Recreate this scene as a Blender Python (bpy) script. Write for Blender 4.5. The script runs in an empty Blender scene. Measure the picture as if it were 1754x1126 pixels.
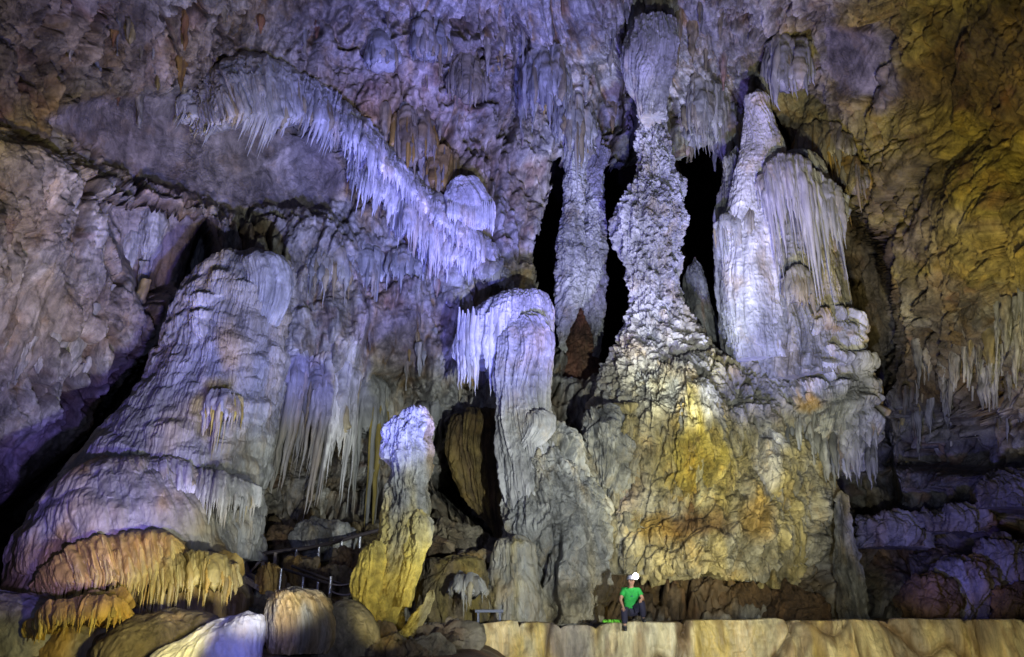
import bpy, math, random
import numpy as np
from mathutils import Vector, Matrix
random.seed(7)
RNG = np.random.RandomState(11)
scene = bpy.context.scene
COL = scene.collection
R = math.radians
F = 1350.0                      # focal length in photograph pixels
PITCH = math.atan((1054 - 563) / F)
CAMZ = 1.7
CP, SP = math.cos(PITCH), math.sin(PITCH)

# ------------------------------------------------------------------ camera
cam_d = bpy.data.cameras.new('camera')
cam = bpy.data.objects.new('camera', cam_d)
COL.objects.link(cam)
cam.location = (0, 0, CAMZ)
cam.rotation_euler = (math.pi / 2 + PITCH, 0, 0)
cam_d.sensor_width = 36
cam_d.lens = 36 * F / 1754
cam_d.clip_end = 500
scene.camera = cam

# ------------------------------------------------------------------ world, exposure
w = bpy.data.worlds.new('World')
scene.world = w
w.use_nodes = True
bg = w.node_tree.nodes['Background']
bg.inputs[0].default_value = (0.35, 0.33, 0.6, 1)
bg.inputs[1].default_value = 0.006
scene.view_settings.view_transform = 'Standard'
scene.view_settings.look = 'None'
scene.view_settings.exposure = 0
scene.view_settings.gamma = 1


def Wp(px, py, Y):
    """photograph pixel + forward distance -> world point"""
    x = (np.asarray(px, float) - 877) / F
    yu = -(np.asarray(py, float) - 563) / F
    wy = CP - yu * SP
    wz = SP + yu * CP
    s = np.asarray(Y, float) / wy
    return np.stack(np.broadcast_arrays(x * s, wy * s, wz * s + CAMZ), -1)


def mpp(py, Y):
    """metres per photograph pixel at that distance"""
    yu = -(np.asarray(py, float) - 563) / F
    return np.asarray(Y, float) / (CP - yu * SP) / F


# ------------------------------------------------------------------ cave floodlights and added fill lamps
def flood(name, loc, target, power, color, size=0.4, spot=None, blend=0.6):
    l = bpy.data.lights.new(name, 'SPOT')
    l.energy = power * 0.80
    l.color = color
    l.shadow_soft_size = size
    l.spot_size = R(spot or 120)
    l.spot_blend = blend
    o = bpy.data.objects.new(name, l)
    COL.objects.link(o)
    o.location = loc
    d = Vector(target) - Vector(loc)
    o.rotation_euler = d.to_track_quat('-Z', 'Y').to_euler()
    return o


def T(px, py, Y):
    return Vector(Wp(px, py, Y).tolist())


VIO = (0.20, 0.22, 1.0)
LAV = (0.52, 0.58, 1.0)
WHT = (0.88, 0.98, 1.0)
WRM = (1.0, 0.84, 0.38)
YEL = (1.0, 0.86, 0.45)
flood('flood_main', (3.4, 7.5, 1.7), T(900, 470, 25), 11500, (0.80, 0.88, 0.92), 0.08, 98, 1.0)
flood('camera_fill', (-2.0, 1.0, 2.2), T(800, 480, 25), 2200, (0.42, 0.48, 1.0), 0.5, 95, 0.9)  # unseen fill added beside the camera to soften the shadows
flood('flood_left_violet', (-1.0, 8.5, 1.4), T(520, 190, 24), 21000, VIO, 0.12, 54)
flood('flood_left_warm', (-3.5, 9.0, 1.2), T(90, 200, 19), 5200, (1.0, 0.82, 0.30), 0.12, 44)
flood('flood_centre_violet', (0.6, 11.5, 1.5), T(790, 290, 25), 18000, VIO, 0.10, 42)
flood('flood_roof_violet', (2.5, 13.0, 1.6), T(1000, 60, 23), 19000, (0.24, 0.20, 1.0), 0.10, 60)
flood('flood_column', (4.4, 15.5, 1.7), T(1118, 420, 24), 10000, WHT, 0.10, 32, 0.5)
flood('flood_spire_violet', (5.0, 15.5, 1.6), T(1330, 360, 24), 10500, VIO, 0.10, 38)
flood('flood_recess', (7.2, 16.6, 1.9), T(1670, 800, 23), 1500, (0.16, 0.15, 1.0), 0.12, 56)
flood('right_drips_fill', (6.0, 13.0, 1.5), T(1655, 620, 21), 1500, LAV, 0.08, 34)  # unseen lamp added to lift the dull stalactites on the right
flood('flood_left_wall', (-4.2, 9.5, 1.4), T(60, 640, 19), 6500, (0.26, 0.20, 1.0), 0.12, 50)
flood('mound_fill', (-2.2, 11.0, 1.4), T(330, 700, 19), 2300, (0.94, 0.98, 0.95), 0.10, 60)  # unseen lamp added to brighten the dark side of the mound
flood('flood_amber', (-4.4, 11.8, 1.35), T(170, 1000, 16), 620, (1.0, 0.88, 0.34), 0.12, 62)
flood('flood_yellow', (-1.9, 13.2, 1.3), T(655, 1020, 16), 130, (1.0, 0.88, 0.34), 0.08, 46)
flood('flood_massif', (4.6, 17.2, 1.8), T(1190, 820, 22), 1150, (1.0, 0.92, 0.44), 0.12, 80)
flood('flood_terrace', (4.6, 12.0, 1.5), T(1280, 1095, 18), 560, (1.0, 0.90, 0.52), 0.3, 125)
flood('flood_terrace_right', (8.2, 12.5, 1.5), T(1620, 1095, 17.6), 620, (1.0, 0.90, 0.52), 0.3, 100)
flood('flood_right_wall', (5.0, 9.0, 1.0), T(1690, 260, 19), 10500, (1.0, 0.86, 0.36), 0.15, 52)
flood('flood_white_mound', (-2.8, 11.2, 2.0), T(400, 1080, 14.5), 420, VIO, 0.08, 36)

# ------------------------------------------------------------------ noise tools
_L = np.random.RandomState(3).uniform(-1, 1, (64, 64, 64)).astype(np.float32)
_LF = _L.ravel()


def vn(p, sc, seed=0):
    """3D value noise, p (...,3), sc scalar or 3-vector -> [-1,1]"""
    q = p * np.asarray(sc, np.float32) + np.float32(seed * 7.31 + 1000.0)
    i = np.floor(q)
    f = (q - i).astype(np.float32)
    i = i.astype(np.int64) & 63
    f = f * f * (3 - 2 * f)
    j = (i + 1) & 63
    fx, fy, fz = f[..., 0], f[..., 1], f[..., 2]
    x0, y0, z0 = i[..., 0] * 4096, i[..., 1] * 64, i[..., 2]
    x1, y1, z1 = j[..., 0] * 4096, j[..., 1] * 64, j[..., 2]
    g = _LF.take
    a = g(x0 + y0 + z0) * (1 - fz) + g(x0 + y0 + z1) * fz
    b = g(x0 + y1 + z0) * (1 - fz) + g(x0 + y1 + z1) * fz
    c = g(x1 + y0 + z0) * (1 - fz) + g(x1 + y0 + z1) * fz
    d = g(x1 + y1 + z0) * (1 - fz) + g(x1 + y1 + z1) * fz
    return ((a * (1 - fy) + b * fy) * (1 - fx) + (c * (1 - fy) + d * fy) * fx)


def fbm(p, sc, octv=4, seed=0, gain=0.5, ridged=False):
    s = 0
    a = 1.0
    n = 0
    sc = np.asarray(sc, np.float32)
    for k in range(octv):
        v = vn(p, sc * (2.03 ** k), seed + k * 3.7)
        if ridged:
            v = 1 - 2.2 * np.abs(v)
        s = s + a * v
        n += a
        a *= gain
    return s / n


def fiss(p, sc, wd, seed=0):
    """winding fissures: 1 in the crack, 0 away from it"""
    n = fbm(p, sc, 4, seed, 0.55)
    m = np.clip(0.35 + 1.6 * vn(p, np.asarray(sc, np.float32) * 0.6, seed + 9), 0, 1)
    return np.exp(-(n / wd) ** 2) * m


def h2(i, j, seed):
    a = (i.astype(np.int64) * 374761393 + j.astype(np.int64) * 668265263 + seed * 982451653) & 0xffffffff
    a = ((a ^ (a >> 13)) * 1274126177) & 0xffffffff
    a = a ^ (a >> 16)
    b = (a * 2246822519 + 3266489917) & 0xffffffff
    b ^= b >> 15
    c = (b * 2654435761 + 668265263) & 0xffffffff
    c ^= c >> 13
    k = np.float32(1 / 4294967296.0)
    return a * k, b * k, c * k


def tongues(u, v, cw, ch, seed=0, ids=False):
    """overlapping hanging tongues of flowstone; v grows downward; height 0..1"""
    i0 = np.floor(u / cw)
    j0 = np.floor(v / ch)
    H = np.zeros(u.shape, np.float32)
    I = np.zeros(u.shape, np.float32)
    for di in (-1, 0, 1):
        for dj in (-2, -1, 0):
            i, j = i0 + di, j0 + dj
            a, b, c = h2(i, j, seed)
            w_ = cw * (0.32 + 0.5 * c)
            L = ch * (1.0 + 1.1 * a)
            t = (v - (j + b) * ch) / L
            ok = (t > 0) & (t < 1)
            tc = np.clip(t, 0, 1)
            tp = np.sqrt(1 - tc * tc)
            x = (u - (i + 0.5 + (a - 0.5) * 0.9) * cw) / (w_ * (0.15 + 0.85 * tp))
            h = np.sqrt(np.clip(1 - x * x, 0, 1)) * np.clip(tc * 3, 0, 1) * (0.45 + 0.55 * tp) * (0.5 + 0.5 * b)
            h = np.where(ok, h, 0)
            if ids:
                I = np.where(h > H, c, I)
            H = np.maximum(H, h)
    return (H, I) if ids else H


def cauli(u, v, c_, seed=0):
    i0 = np.floor(u / c_)
    j0 = np.floor(v / c_)
    H = np.zeros(u.shape, np.float32)
    for di in (-1, 0, 1):
        for dj in (-1, 0, 1):
            a, b, c = h2(i0 + di, j0 + dj, seed)
            dx = u - (i0 + di + a) * c_
            dy = v - (j0 + dj + b) * c_
            r = c_ * (0.45 + 0.5 * c)
            h = np.sqrt(np.clip(1 - (dx * dx + dy * dy) / (r * r), 0, 1)) * (0.5 + 0.5 * c)
            H = np.maximum(H, h)
    return H


def cells(u, v, c_, seed=0):
    """distance to the cell border (0 in cracks) and a random value per cell"""
    i0 = np.floor(u / c_)
    j0 = np.floor(v / c_)
    f1 = np.full(u.shape, 9.0, np.float32)
    f2 = np.full(u.shape, 9.0, np.float32)
    idv = np.zeros(u.shape, np.float32)
    for di in (-1, 0, 1):
        for dj in (-1, 0, 1):
            a, b, c = h2(i0 + di, j0 + dj, seed)
            dx = u / c_ - (i0 + di + a)
            dy = v / c_ - (j0 + dj + b)
            d = np.sqrt(dx * dx + dy * dy)
            n1 = d < f1
            f2 = np.where(n1, f1, np.minimum(f2, d))
            idv = np.where(n1, c, idv)
            f1 = np.where(n1, d, f1)
    return f2 - f1, idv


def sstep(a, b, x):
    t = np.clip((x - a) / (b - a), 0, 1)
    return t * t * (3 - 2 * t)


def poly_sd(px, py, pts):
    """signed distance to a polygon, negative inside"""
    pts = np.array(pts, float)
    d = np.full(px.shape, 1e9)
    inside = np.zeros(px.shape, bool)
    n = len(pts)
    for k in range(n):
        x0, y0 = pts[k]
        x1, y1 = pts[(k + 1) % n]
        ex, ey = x1 - x0, y1 - y0
        t = np.clip(((px - x0) * ex + (py - y0) * ey) / (ex * ex + ey * ey + 1e-9), 0, 1)
        d = np.minimum(d, (px - x0 - t * ex) ** 2 + (py - y0 - t * ey) ** 2)
        c = ((y0 > py) != (y1 > py)) & (px < (x1 - x0) * (py - y0) / (y1 - y0 + 1e-9) + x0)
        inside ^= c
    d = np.sqrt(d)
    return np.where(inside, -d, d)


def facets(u, v, c_, seed=0):
    """tilted planes of broken rock: height, border distance"""
    i0 = np.floor(u / c_)
    j0 = np.floor(v / c_)
    f1 = np.full(u.shape, 9.0, np.float32)
    f2 = np.full(u.shape, 9.0, np.float32)
    h = np.zeros(u.shape, np.float32)
    for di in (-1, 0, 1):
        for dj in (-1, 0, 1):
            a, b, c = h2(i0 + di, j0 + dj, seed)
            dx = u / c_ - (i0 + di + a)
            dy = v / c_ - (j0 + dj + b)
            d = np.sqrt(dx * dx + dy * dy)
            n1 = d < f1
            f2 = np.where(n1, f1, np.minimum(f2, d))
            h = np.where(n1, (c - 0.5) * 0.8 + dx * (a - 0.5) * 1.6 + dy * (b - 0.3) * 1.5, h)
            f1 = np.where(n1, d, f1)
    return h, f2 - f1


# ------------------------------------------------------------------ mesh building
def tag(o, label=None, cat=None, group=None, kind=None):
    if label: o['label'] = label
    if cat: o['category'] = cat
    if group: o['group'] = group
    if kind: o['kind'] = kind
    return o


class MB:
    def __init__(s):
        s.v, s.f, s.c, s.n = [], [], [], 0

    def add(s, verts, faces, cols):
        verts = np.asarray(verts, np.float32).reshape(-1, 3)
        cols = np.asarray(cols, np.float32)
        if cols.ndim == 1:
            cols = np.tile(cols, (len(verts), 1))
        s.v.append(verts)
        s.c.append(cols.reshape(-1, 3))
        s.f.append(np.asarray(faces, np.int64).reshape(-1, 4) + s.n)
        s.n += len(verts)

    def grid(s, P, cols, wrap=False, mask=None, flip=False):
        a, b = P.shape[:2]
        idx = np.arange(a * b).reshape(a, b)
        if wrap:
            idx = np.concatenate([idx, idx[:, :1]], 1)
        q = np.stack([idx[:-1, :-1], idx[:-1, 1:], idx[1:, 1:], idx[1:, :-1]], -1)
        if mask is not None:
            q = q[mask]
        q = q.reshape(-1, 4)
        if flip:
            q = q[:, ::-1]
        s.add(P.reshape(-1, 3), q, cols.reshape(-1, 3) if np.ndim(cols) > 1 else cols)

    def build(s, name, mat, parent=None, origin=None, smooth=True):
        V = np.concatenate(s.v)
        Fc = np.concatenate(s.f)
        C = np.concatenate(s.c)
        org = np.zeros(3)
        if parent is not None:
            q = parent
            while q is not None:
                org = org + np.array(q.location)
                q = q.parent
        elif origin is not None:
            org = np.array(origin)
        V = (V - org).astype(np.float32)
        me = bpy.data.meshes.new(name)
        me.vertices.add(len(V))
        me.vertices.foreach_set('co', V.ravel())
        me.loops.add(Fc.size)
        me.loops.foreach_set('vertex_index', Fc.ravel().astype(np.int32))
        me.polygons.add(len(Fc))
        me.polygons.foreach_set('loop_start', np.arange(0, Fc.size, 4, dtype=np.int32))
        me.polygons.foreach_set('loop_total', np.full(len(Fc), 4, np.int32))
        me.polygons.foreach_set('use_smooth', np.full(len(Fc), smooth))
        at = me.color_attributes.new('mineral', 'FLOAT_COLOR', 'POINT')
        at.data.foreach_set('color', np.concatenate([np.clip(C, 0.004, 0.9), np.ones((len(C), 1), np.float32)], 1).astype(np.float32).ravel())
        me.update()
        me.validate()
        me.materials.append(mat)
        o = bpy.data.objects.new(name, me)
        COL.objects.link(o)
        if parent is not None:
            o.parent = parent
        elif origin is not None:
            o.location = origin
        return o


def empty(name, loc, label, cat, group=None):
    o = bpy.data.objects.new(name, None)
    o.empty_display_size = 0.3
    COL.objects.link(o)
    o.location = [float(x) for x in loc]
    tag(o, label, cat, group)
    return o


# ------------------------------------------------------------------ materials
def node(nt, t, **kw):
    n = nt.nodes.new(t)
    for k, v in kw.items():
        setattr(n, k, v)
    return n


def rock_mat(name, rough=0.62, bump=0.5, fine=1.0, stretch=1.0, var=0.45, spec=0.35, crk=0.22):
    m = bpy.data.materials.new(name)
    m.use_nodes = True
    nt = m.node_tree
    b = nt.nodes['Principled BSDF']
    L = nt.links.new
    at = node(nt, 'ShaderNodeAttribute', attribute_name='mineral')
    tc = node(nt, 'ShaderNodeNewGeometry')
    mp = node(nt, 'ShaderNodeMapping')
    mp.inputs['Scale'].default_value = (1, 1, stretch)
    L(tc.outputs['Position'], mp.inputs['Vector'])
    n1 = node(nt, 'ShaderNodeTexNoise')
    n1.inputs['Scale'].default_value = 2.2 * fine
    n1.inputs['Detail'].default_value = 9
    n1.inputs['Roughness'].default_value = 0.74
    n1.inputs['Distortion'].default_value = 0.6
    L(mp.outputs[0], n1.inputs['Vector'])
    mr = node(nt, 'ShaderNodeMapRange')
    mr.inputs[1].default_value = 0.38
    mr.inputs[2].default_value = 0.62
    mr.inputs[3].default_value = 1 - var
    mr.inputs[4].default_value = 1 + var
    L(n1.outputs['Fac'], mr.inputs[0])
    mul = node(nt, 'ShaderNodeVectorMath', operation='SCALE')
    L(at.outputs['Color'], mul.inputs[0])
    L(mr.outputs[0], mul.inputs['Scale'])
    # iron film in patches
    n3 = node(nt, 'ShaderNodeTexNoise')
    n3.inputs['Scale'].default_value = 0.9
    n3.inputs['Detail'].default_value = 7
    n3.inputs['Roughness'].default_value = 0.7
    L(mp.outputs[0], n3.inputs['Vector'])
    m3 = node(nt, 'ShaderNodeMapRange')
    m3.inputs[1].default_value = 0.52
    m3.inputs[2].default_value = 0.66
    m3.inputs[4].default_value = 0.45
    L(n3.outputs['Fac'], m3.inputs[0])
    tint = node(nt, 'ShaderNodeMix', data_type='RGBA', blend_type='MULTIPLY')
    L(m3.outputs[0], tint.inputs[0])
    L(mul.outputs[0], tint.inputs[6])
    tint.inputs[7].default_value = (1.15, 0.82, 0.36, 1)
    L(tint.outputs[2], b.inputs['Base Color'])
    n2 = node(nt, 'ShaderNodeTexNoise')
    n2.inputs['Scale'].default_value = 7.0 * fine
    n2.inputs['Detail'].default_value = 8
    n2.inputs['Roughness'].default_value = 0.72
    n2.inputs['Distortion'].default_value = 0.8
    L(mp.outputs[0], n2.inputs['Vector'])
    vo = node(nt, 'ShaderNodeTexVoronoi', feature='DISTANCE_TO_EDGE')
    vo.inputs['Scale'].default_value = 3.2 * fine
    ws = node(nt, 'ShaderNodeVectorMath', operation='MULTIPLY_ADD')
    ws.inputs[1].default_value = (0.5, 0.5, 0.5)
    L(n1.outputs['Color'], ws.inputs[0])
    L(mp.outputs[0], ws.inputs[2])
    L(ws.outputs[0], vo.inputs['Vector'])
    vr = node(nt, 'ShaderNodeMapRange')
    vr.inputs[2].default_value = 0.12
    vr.inputs[4].default_value = crk
    L(vo.outputs['Distance'], vr.inputs[0])
    ad = node(nt, 'ShaderNodeMath', operation='ADD')
    L(n2.outputs['Fac'], ad.inputs[0])
    L(vr.outputs[0], ad.inputs[1])
    bp = node(nt, 'ShaderNodeBump')
    bp.inputs['Strength'].default_value = bump
    bp.inputs['Distance'].default_value = 0.2
    L(ad.outputs[0], bp.inputs['Height'])
    n5 = node(nt, 'ShaderNodeTexNoise')
    n5.inputs['Scale'].default_value = 0.45
    n5.inputs['Detail'].default_value = 4
    L(tc.outputs['Position'], n5.inputs['Vector'])
    m5 = node(nt, 'ShaderNodeMapRange')
    m5.inputs[1].default_value = 0.38
    m5.inputs[2].default_value = 0.62
    m5.inputs[3].default_value = bump * 0.35
    m5.inputs[4].default_value = bump * 1.25
    L(n5.outputs['Fac'], m5.inputs[0])
    L(m5.outputs[0], bp.inputs['Strength'])
    L(bp.outputs[0], b.inputs['Normal'])
    b.inputs['Roughness'].default_value = rough
    b.inputs['Specular IOR Level'].default_value = spec
    return m


M_ROCK = rock_mat('cave_rock', 0.66, 0.7, 1.0, 0.7, 0.5)
M_FLOW = rock_mat('flowstone_calcite', 0.5, 0.45, 1.3, 0.35, 0.32, 0.5, 0.05)
M_DRIP = rock_mat('dripstone_calcite', 0.5, 0.5, 2.0, 0.15, 0.35, 0.5, 0.05)
M_POP = rock_mat('cauliflower_calcite', 0.65, 0.7, 1.8, 1.0, 0.35)
M_SMOOTH = rock_mat('smooth_limestone', 0.75, 0.35, 0.8, 0.6, 0.3, 0.35, 0.04)


def plain(name, col, rough=0.5, metal=0.0, emit=None, es=1.0, noise=0.25, scale=30):
    m = bpy.data.materials.new(name)
    m.use_nodes = True
    nt = m.node_tree
    b = nt.nodes['Principled BSDF']
    n1 = node(nt, 'ShaderNodeTexNoise')
    n1.inputs['Scale'].default_value = scale
    n1.inputs['Detail'].default_value = 5
    mr = node(nt, 'ShaderNodeMapRange')
    mr.inputs[3].default_value = 1 - noise
    mr.inputs[4].default_value = 1 + noise
    tc = node(nt, 'ShaderNodeTexCoord')
    nt.links.new(tc.outputs['Object'], n1.inputs['Vector'])
    nt.links.new(n1.outputs['Fac'], mr.inputs[0])
    ml = node(nt, 'ShaderNodeVectorMath', operation='SCALE')
    ml.inputs[0].default_value = col
    nt.links.new(mr.outputs[0], ml.inputs['Scale'])
    nt.links.new(ml.outputs[0], b.inputs['Base Color'])
    n6 = node(nt, 'ShaderNodeTexNoise')
    n6.inputs['Scale'].default_value = scale * 0.7
    n6.inputs['Distortion'].default_value = 1.5
    nt.links.new(tc.outputs['Object'], n6.inputs['Vector'])
    b6 = node(nt, 'ShaderNodeBump')
    b6.inputs['Strength'].default_value = 0.6
    b6.inputs['Distance'].default_value = 0.6 / scale
    nt.links.new(n6.outputs['Fac'], b6.inputs['Height'])
    nt.links.new(b6.outputs[0], b.inputs['Normal'])
    b.inputs['Roughness'].default_value = rough
    b.inputs['Metallic'].default_value = metal
    if emit:
        b.inputs['Emission Color'].default_value = (*emit, 1)
        b.inputs['Emission Strength'].default_value = es
    return m


# mineral colours
WHITE = np.array((0.56, 0.54, 0.52)); PALE = np.array((0.40, 0.395, 0.36)); GREY = np.array((0.245, 0.245, 0.22))
TAN = np.array((0.33, 0.28, 0.17)); OCH = np.array((0.40, 0.25, 0.05)); YELL = np.array((0.52, 0.40, 0.07))
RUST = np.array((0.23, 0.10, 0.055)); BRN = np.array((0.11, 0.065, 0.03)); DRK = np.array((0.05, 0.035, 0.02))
MAUVE = np.array((0.16, 0.14, 0.135)); OLIVE = np.array((0.25, 0.19, 0.04)); BLUEG = np.array((0.20, 0.20, 0.26))

# ================================================================== THE CAVE WALL
DP = []
for py, row in {
    -260: [(-300, 12), (300, 15), (877, 17), (1400, 16), (2050, 10)],
    0: [(-300, 14), (0, 16.5), (200, 19), (600, 22), (900, 23), (1200, 23), (1500, 20), (1754, 16), (2050, 13)],
    200: [(-300, 14.5), (0, 17.5), (250, 22), (450, 23.5), (700, 24.5), (900, 26), (1200, 26.5), (1400, 25), (1500, 22.5), (1650, 19), (2050, 14)],
    400: [(-300, 15), (0, 18.5), (150, 20.8), (300, 22.5), (500, 24), (700, 25), (900, 26.5), (1200, 27), (1400, 26), (1480, 25), (1560, 22), (1754, 18), (2050, 15)],
    600: [(-300, 16), (0, 19.5), (150, 21.5), (300, 23.5), (500, 24.2), (700, 25), (900, 26), (1200, 26.5), (1400, 26), (1520, 25.5), (1650, 22), (1754, 20), (2050, 17)],
    800: [(-300, 17), (0, 21), (200, 23.5), (450, 24), (600, 25.2), (750, 25.5), (900, 24.5), (1200, 25.0), (1400, 25), (1500, 26), (1650, 24), (1754, 22), (2050, 19)],
    950: [(-300, 17), (0, 20), (200, 22), (450, 22.5), (600, 23.5), (750, 23.5), (900, 23), (1100, 24.0), (1400, 24), (1500, 25.5), (1754, 22.5), (2050, 20)],
    1050: [(-300, 16), (0, 18), (200, 18.5), (450, 18.5), (600, 19.5), (750, 20.0), (900, 21), (1100, 22.5), (1400, 23), (1754, 21.5), (2050, 20)],
    1200: [(-300, 15), (0, 15), (450, 15.5), (900, 18), (1400, 20), (2050, 19)],
}.items():
    for px, Y in row:
        DP.append((px, py, Y))
DP = np.array(DP, float)


def _k(r2):
    return np.where(r2 > 1e-9, 0.5 * r2 * np.log(r2 + 1e-12), 0)


_X = DP[:, :2] / 500.0
_n = len(_X)
_A = np.zeros((_n + 3, _n + 3))
_A[:_n, :_n] = _k(((_X[:, None] - _X[None]) ** 2).sum(-1)) + np.eye(_n) * 0.002
_A[:_n, _n] = 1
_A[:_n, _n + 1:] = _X
_A[_n, :_n] = 1
_A[_n + 1:, :_n] = _X.T
_W = np.linalg.solve(_A, np.concatenate([DP[:, 2], [0, 0, 0]]))


def base_depth(px, py):
    q = np.stack([px, py], -1).reshape(-1, 2) / 500.0
    o = np.zeros(len(q))
    for k in range(_n):
        o += _W[k] * _k(((q - _X[k]) ** 2).sum(-1))
    o += _W[_n] + q @ _W[_n + 1:]
    return o.reshape(px.shape)


# coarse maps, 6 px spacing
CS = 6.0
cgx = np.arange(-272, 2030, CS)
cgy = np.arange(-236, 1206, CS)
CX, CY = np.meshgrid(cgx, cgy)
DEP = base_depth(CX, CY)
# lumps and hollows of the wall: (polygon, metres (minus = nearer), softness px)
FEAT = [
    ([(-300, 180), (0, 232), (70, 258), (200, 322), (330, 358), (420, 382), (560, 378), (610, 430), (630, 560), (600, 640), (480, 700), (480, 900), (-300, 900)], -0.9, 9),
    ([(150, 355), (240, 365), (330, 380), (350, 420), (330, 470), (290, 500), (230, 520), (215, 480), (180, 430)], 1.3, 14),
    ([(60, 215), (170, 165), (330, 160), (380, 215), (540, 250), (575, 300), (560, 372), (420, 378), (330, 352), (200, 316)], 0.3, 22),
    ([(455, 300), (520, 265), (575, 300), (565, 372), (480, 375)], 0.3, 12),
    ([(1440, 345), (1480, 390), (1530, 480), (1562, 560), (1550, 650), (1520, 700), (1540, 860), (1490, 900), (1420, 860), (1420, 350)], 3.5, 14),
    ([(1562, 560), (1660, 500), (2050, 480), (2050, 700), (1560, 712)], 0.8, 25),
    ([(1520, 712), (2050, 690), (2050, 800), (1500, 800)], 1.8, 12),
    ([(1480, 900), (1640, 895), (2050, 860), (2050, 1060), (1480, 1060)], 1.2, 20),
    ([(1420, 40), (1530, 60), (1535, 120), (1500, 170), (1450, 165), (1410, 110)], 0.5, 14),
    ([(870, 0), (900, 60), (880, 200), (860, 260), (850, 240), (865, 150)], 1.0, 6),
    ([(1010, 100), (1045, 90), (1060, 130), (1060, 230), (1030, 240)], 1.6, 8),
    ([(745, 850), (790, 810), (850, 900), (860, 940), (800, 900)], 3.0, 8),
    ([(520, 870), (545, 850), (640, 850), (650, 900), (545, 915)], 1.8, 14),
    ([(1500, 170), (1754, 330), (2050, 400), (2050, 150), (1754, 130), (1600, 120)], 0.7, 60),
    ([(640, 650), (700, 640), (735, 700), (740, 760), (640, 760)], 1.2, 16),
    ([(990, 560), (1070, 560), (1080, 660), (960, 660)], 2.0, 12),
    ([(345, 395), (325, 440), (300, 520), (215, 630), (110, 780), (0, 880), (-200, 1050), (60, 1080), (70, 920), (190, 790), (290, 660), (340, 540), (360, 450)], 4.0, 16),
]
for pts, off, soft in FEAT:
    sd = poly_sd(CX, CY, pts)
    DEP += off * (1 - sstep(-soft, soft, sd))
HOLE = [(940, 290), (985, 282), (1060, 296), (1110, 290), (1180, 285), (1195, 262), (1216, 262), (1230, 300), (1226, 420), (1236, 520), (1250, 600), (1215, 640),
        (1000, 640), (940, 590), (916, 560), (912, 440), (925, 385), (940, 335)]
HSD = poly_sd(CX, CY, HOLE)
DEP += 1.5 * (1 - sstep(-5, 12, HSD)) ** 2


def up(M, px, py):
    fx = np.clip((np.asarray(px, float) - cgx[0]) / CS, 0, len(cgx) - 1.001)
    fy = np.clip((np.asarray(py, float) - cgy[0]) / CS, 0, len(cgy) - 1.001)
    ix, iy = fx.astype(int), fy.astype(int)
    ax, ay = fx - ix, fy - iy
    return (M[iy, ix] * (1 - ax) + M[iy, ix + 1] * ax) * (1 - ay) + (M[iy + 1, ix] * (1 - ax) + M[iy + 1, ix + 1] * ax) * ay


def Yw(px, py):
    return up(DEP, px, py)


def gmask(items):
    m = np.zeros(CX.shape)
    for pts, val, soft in items:
        sd = poly_sd(CX, CY, pts)
        k = 1 - sstep(-soft, soft, sd)
        m = m * (1 - k) + val * k
    return m


M_DRIPM = gmask([
    ([(520, -300), (1300, -300), (1330, 120), (1250, 300), (1230, 640), (900, 640), (900, 300), (800, 300), (620, 120)], 1.0, 60),
    ([(480, 380), (900, 340), (920, 560), (760, 850), (480, 880)], 0.75, 50),
    ([(700, 640), (1000, 640), (1000, 760), (700, 860)], 0.5, 40),
    ([(1240, 200), (1460, 160), (1440, 400), (1240, 400)], 0.6, 40),
    ([(1540, 520), (2050, 480), (2050, 800), (1480, 860), (1480, 700)], 0.8, 30),
    ([(-300, 230), (60, 260), (360, 390), (480, 420), (460, 620), (-300, 700)], 0.7, 40),
    ([(20, 540), (190, 540), (170, 680), (20, 680)], 0.9, 30),
    ([(-300, -300), (600, -300), (620, 120), (300, 160), (180, 150), (-300, 200)], 0.5, 40),
])
M_SM = gmask([
    ([(60, 215), (170, 165), (330, 160), (380, 215), (540, 250), (575, 300), (560, 372), (420, 378), (330, 352), (200, 316)], 1.0, 10),
    ([(160, 365), (330, 385), (345, 430), (290, 500), (230, 520)], 0.9, 12),
    ([(1420, 40), (1530, 60), (1535, 120), (1500, 170), (1450, 165), (1410, 110)], 1.0, 8),
    ([(-300, 480), (70, 500), (90, 560), (40, 620), (-300, 640)], 0.7, 20),
    ([(1440, 345), (1562, 560), (1550, 650), (1440, 700)], 0.6, 14),
    ([(-300, 740), (150, 740), (100, 860), (-300, 900)], 0.6, 20),
])
M_STR = gmask([([(1400, -300), (2050, -300), (2050, 560), (1620, 520), (1480, 350)], 1.0, 60),
               ([(1480, 780), (2050, 760), (2050, 1060), (1480, 1060)], 0.8, 30)])

M_REC = gmask([([(1490, 690), (2050, 660), (2050, 1060), (1480, 1060), (1470, 880)], 1.0, 25)])
ST = 2.0
gx = np.arange(-260, 2012, ST)
gy = np.arange(-224, 1190, ST)
PX, PY = np.meshgrid(gx, gy)
YY = Yw(PX, PY)
P0 = Wp(PX, PY, YY)
_B = up(base_depth(CX, CY), PX, PY)
_Q = Wp(PX, PY, _B)
N0 = np.cross(np.gradient(_Q, axis=1), np.gradient(_Q, axis=0))
N0 /= np.linalg.norm(N0, axis=-1, keepdims=True) + 1e-9
if N0[350, 550, 1] > 0:
    N0 = -N0
P0f = P0.astype(np.float32)
wu = fbm(P0f, 0.45, 3, 5) * 0.55
wv = fbm(P0f, 0.5, 3, 9) * 0.6
U = P0f[..., 0] - np.tanh(P0f[..., 0] / 4) * (P0f[..., 1] - 25) * 0.7 + wu
V = -P0f[..., 2] + wv
_jx = 45 * fbm(P0f, 0.5, 4, 61, 0.6)
_jy = 38 * fbm(P0f, 0.5, 4, 62, 0.6)
drip = up(M_DRIPM, PX + _jx, PY + _jy)
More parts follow.
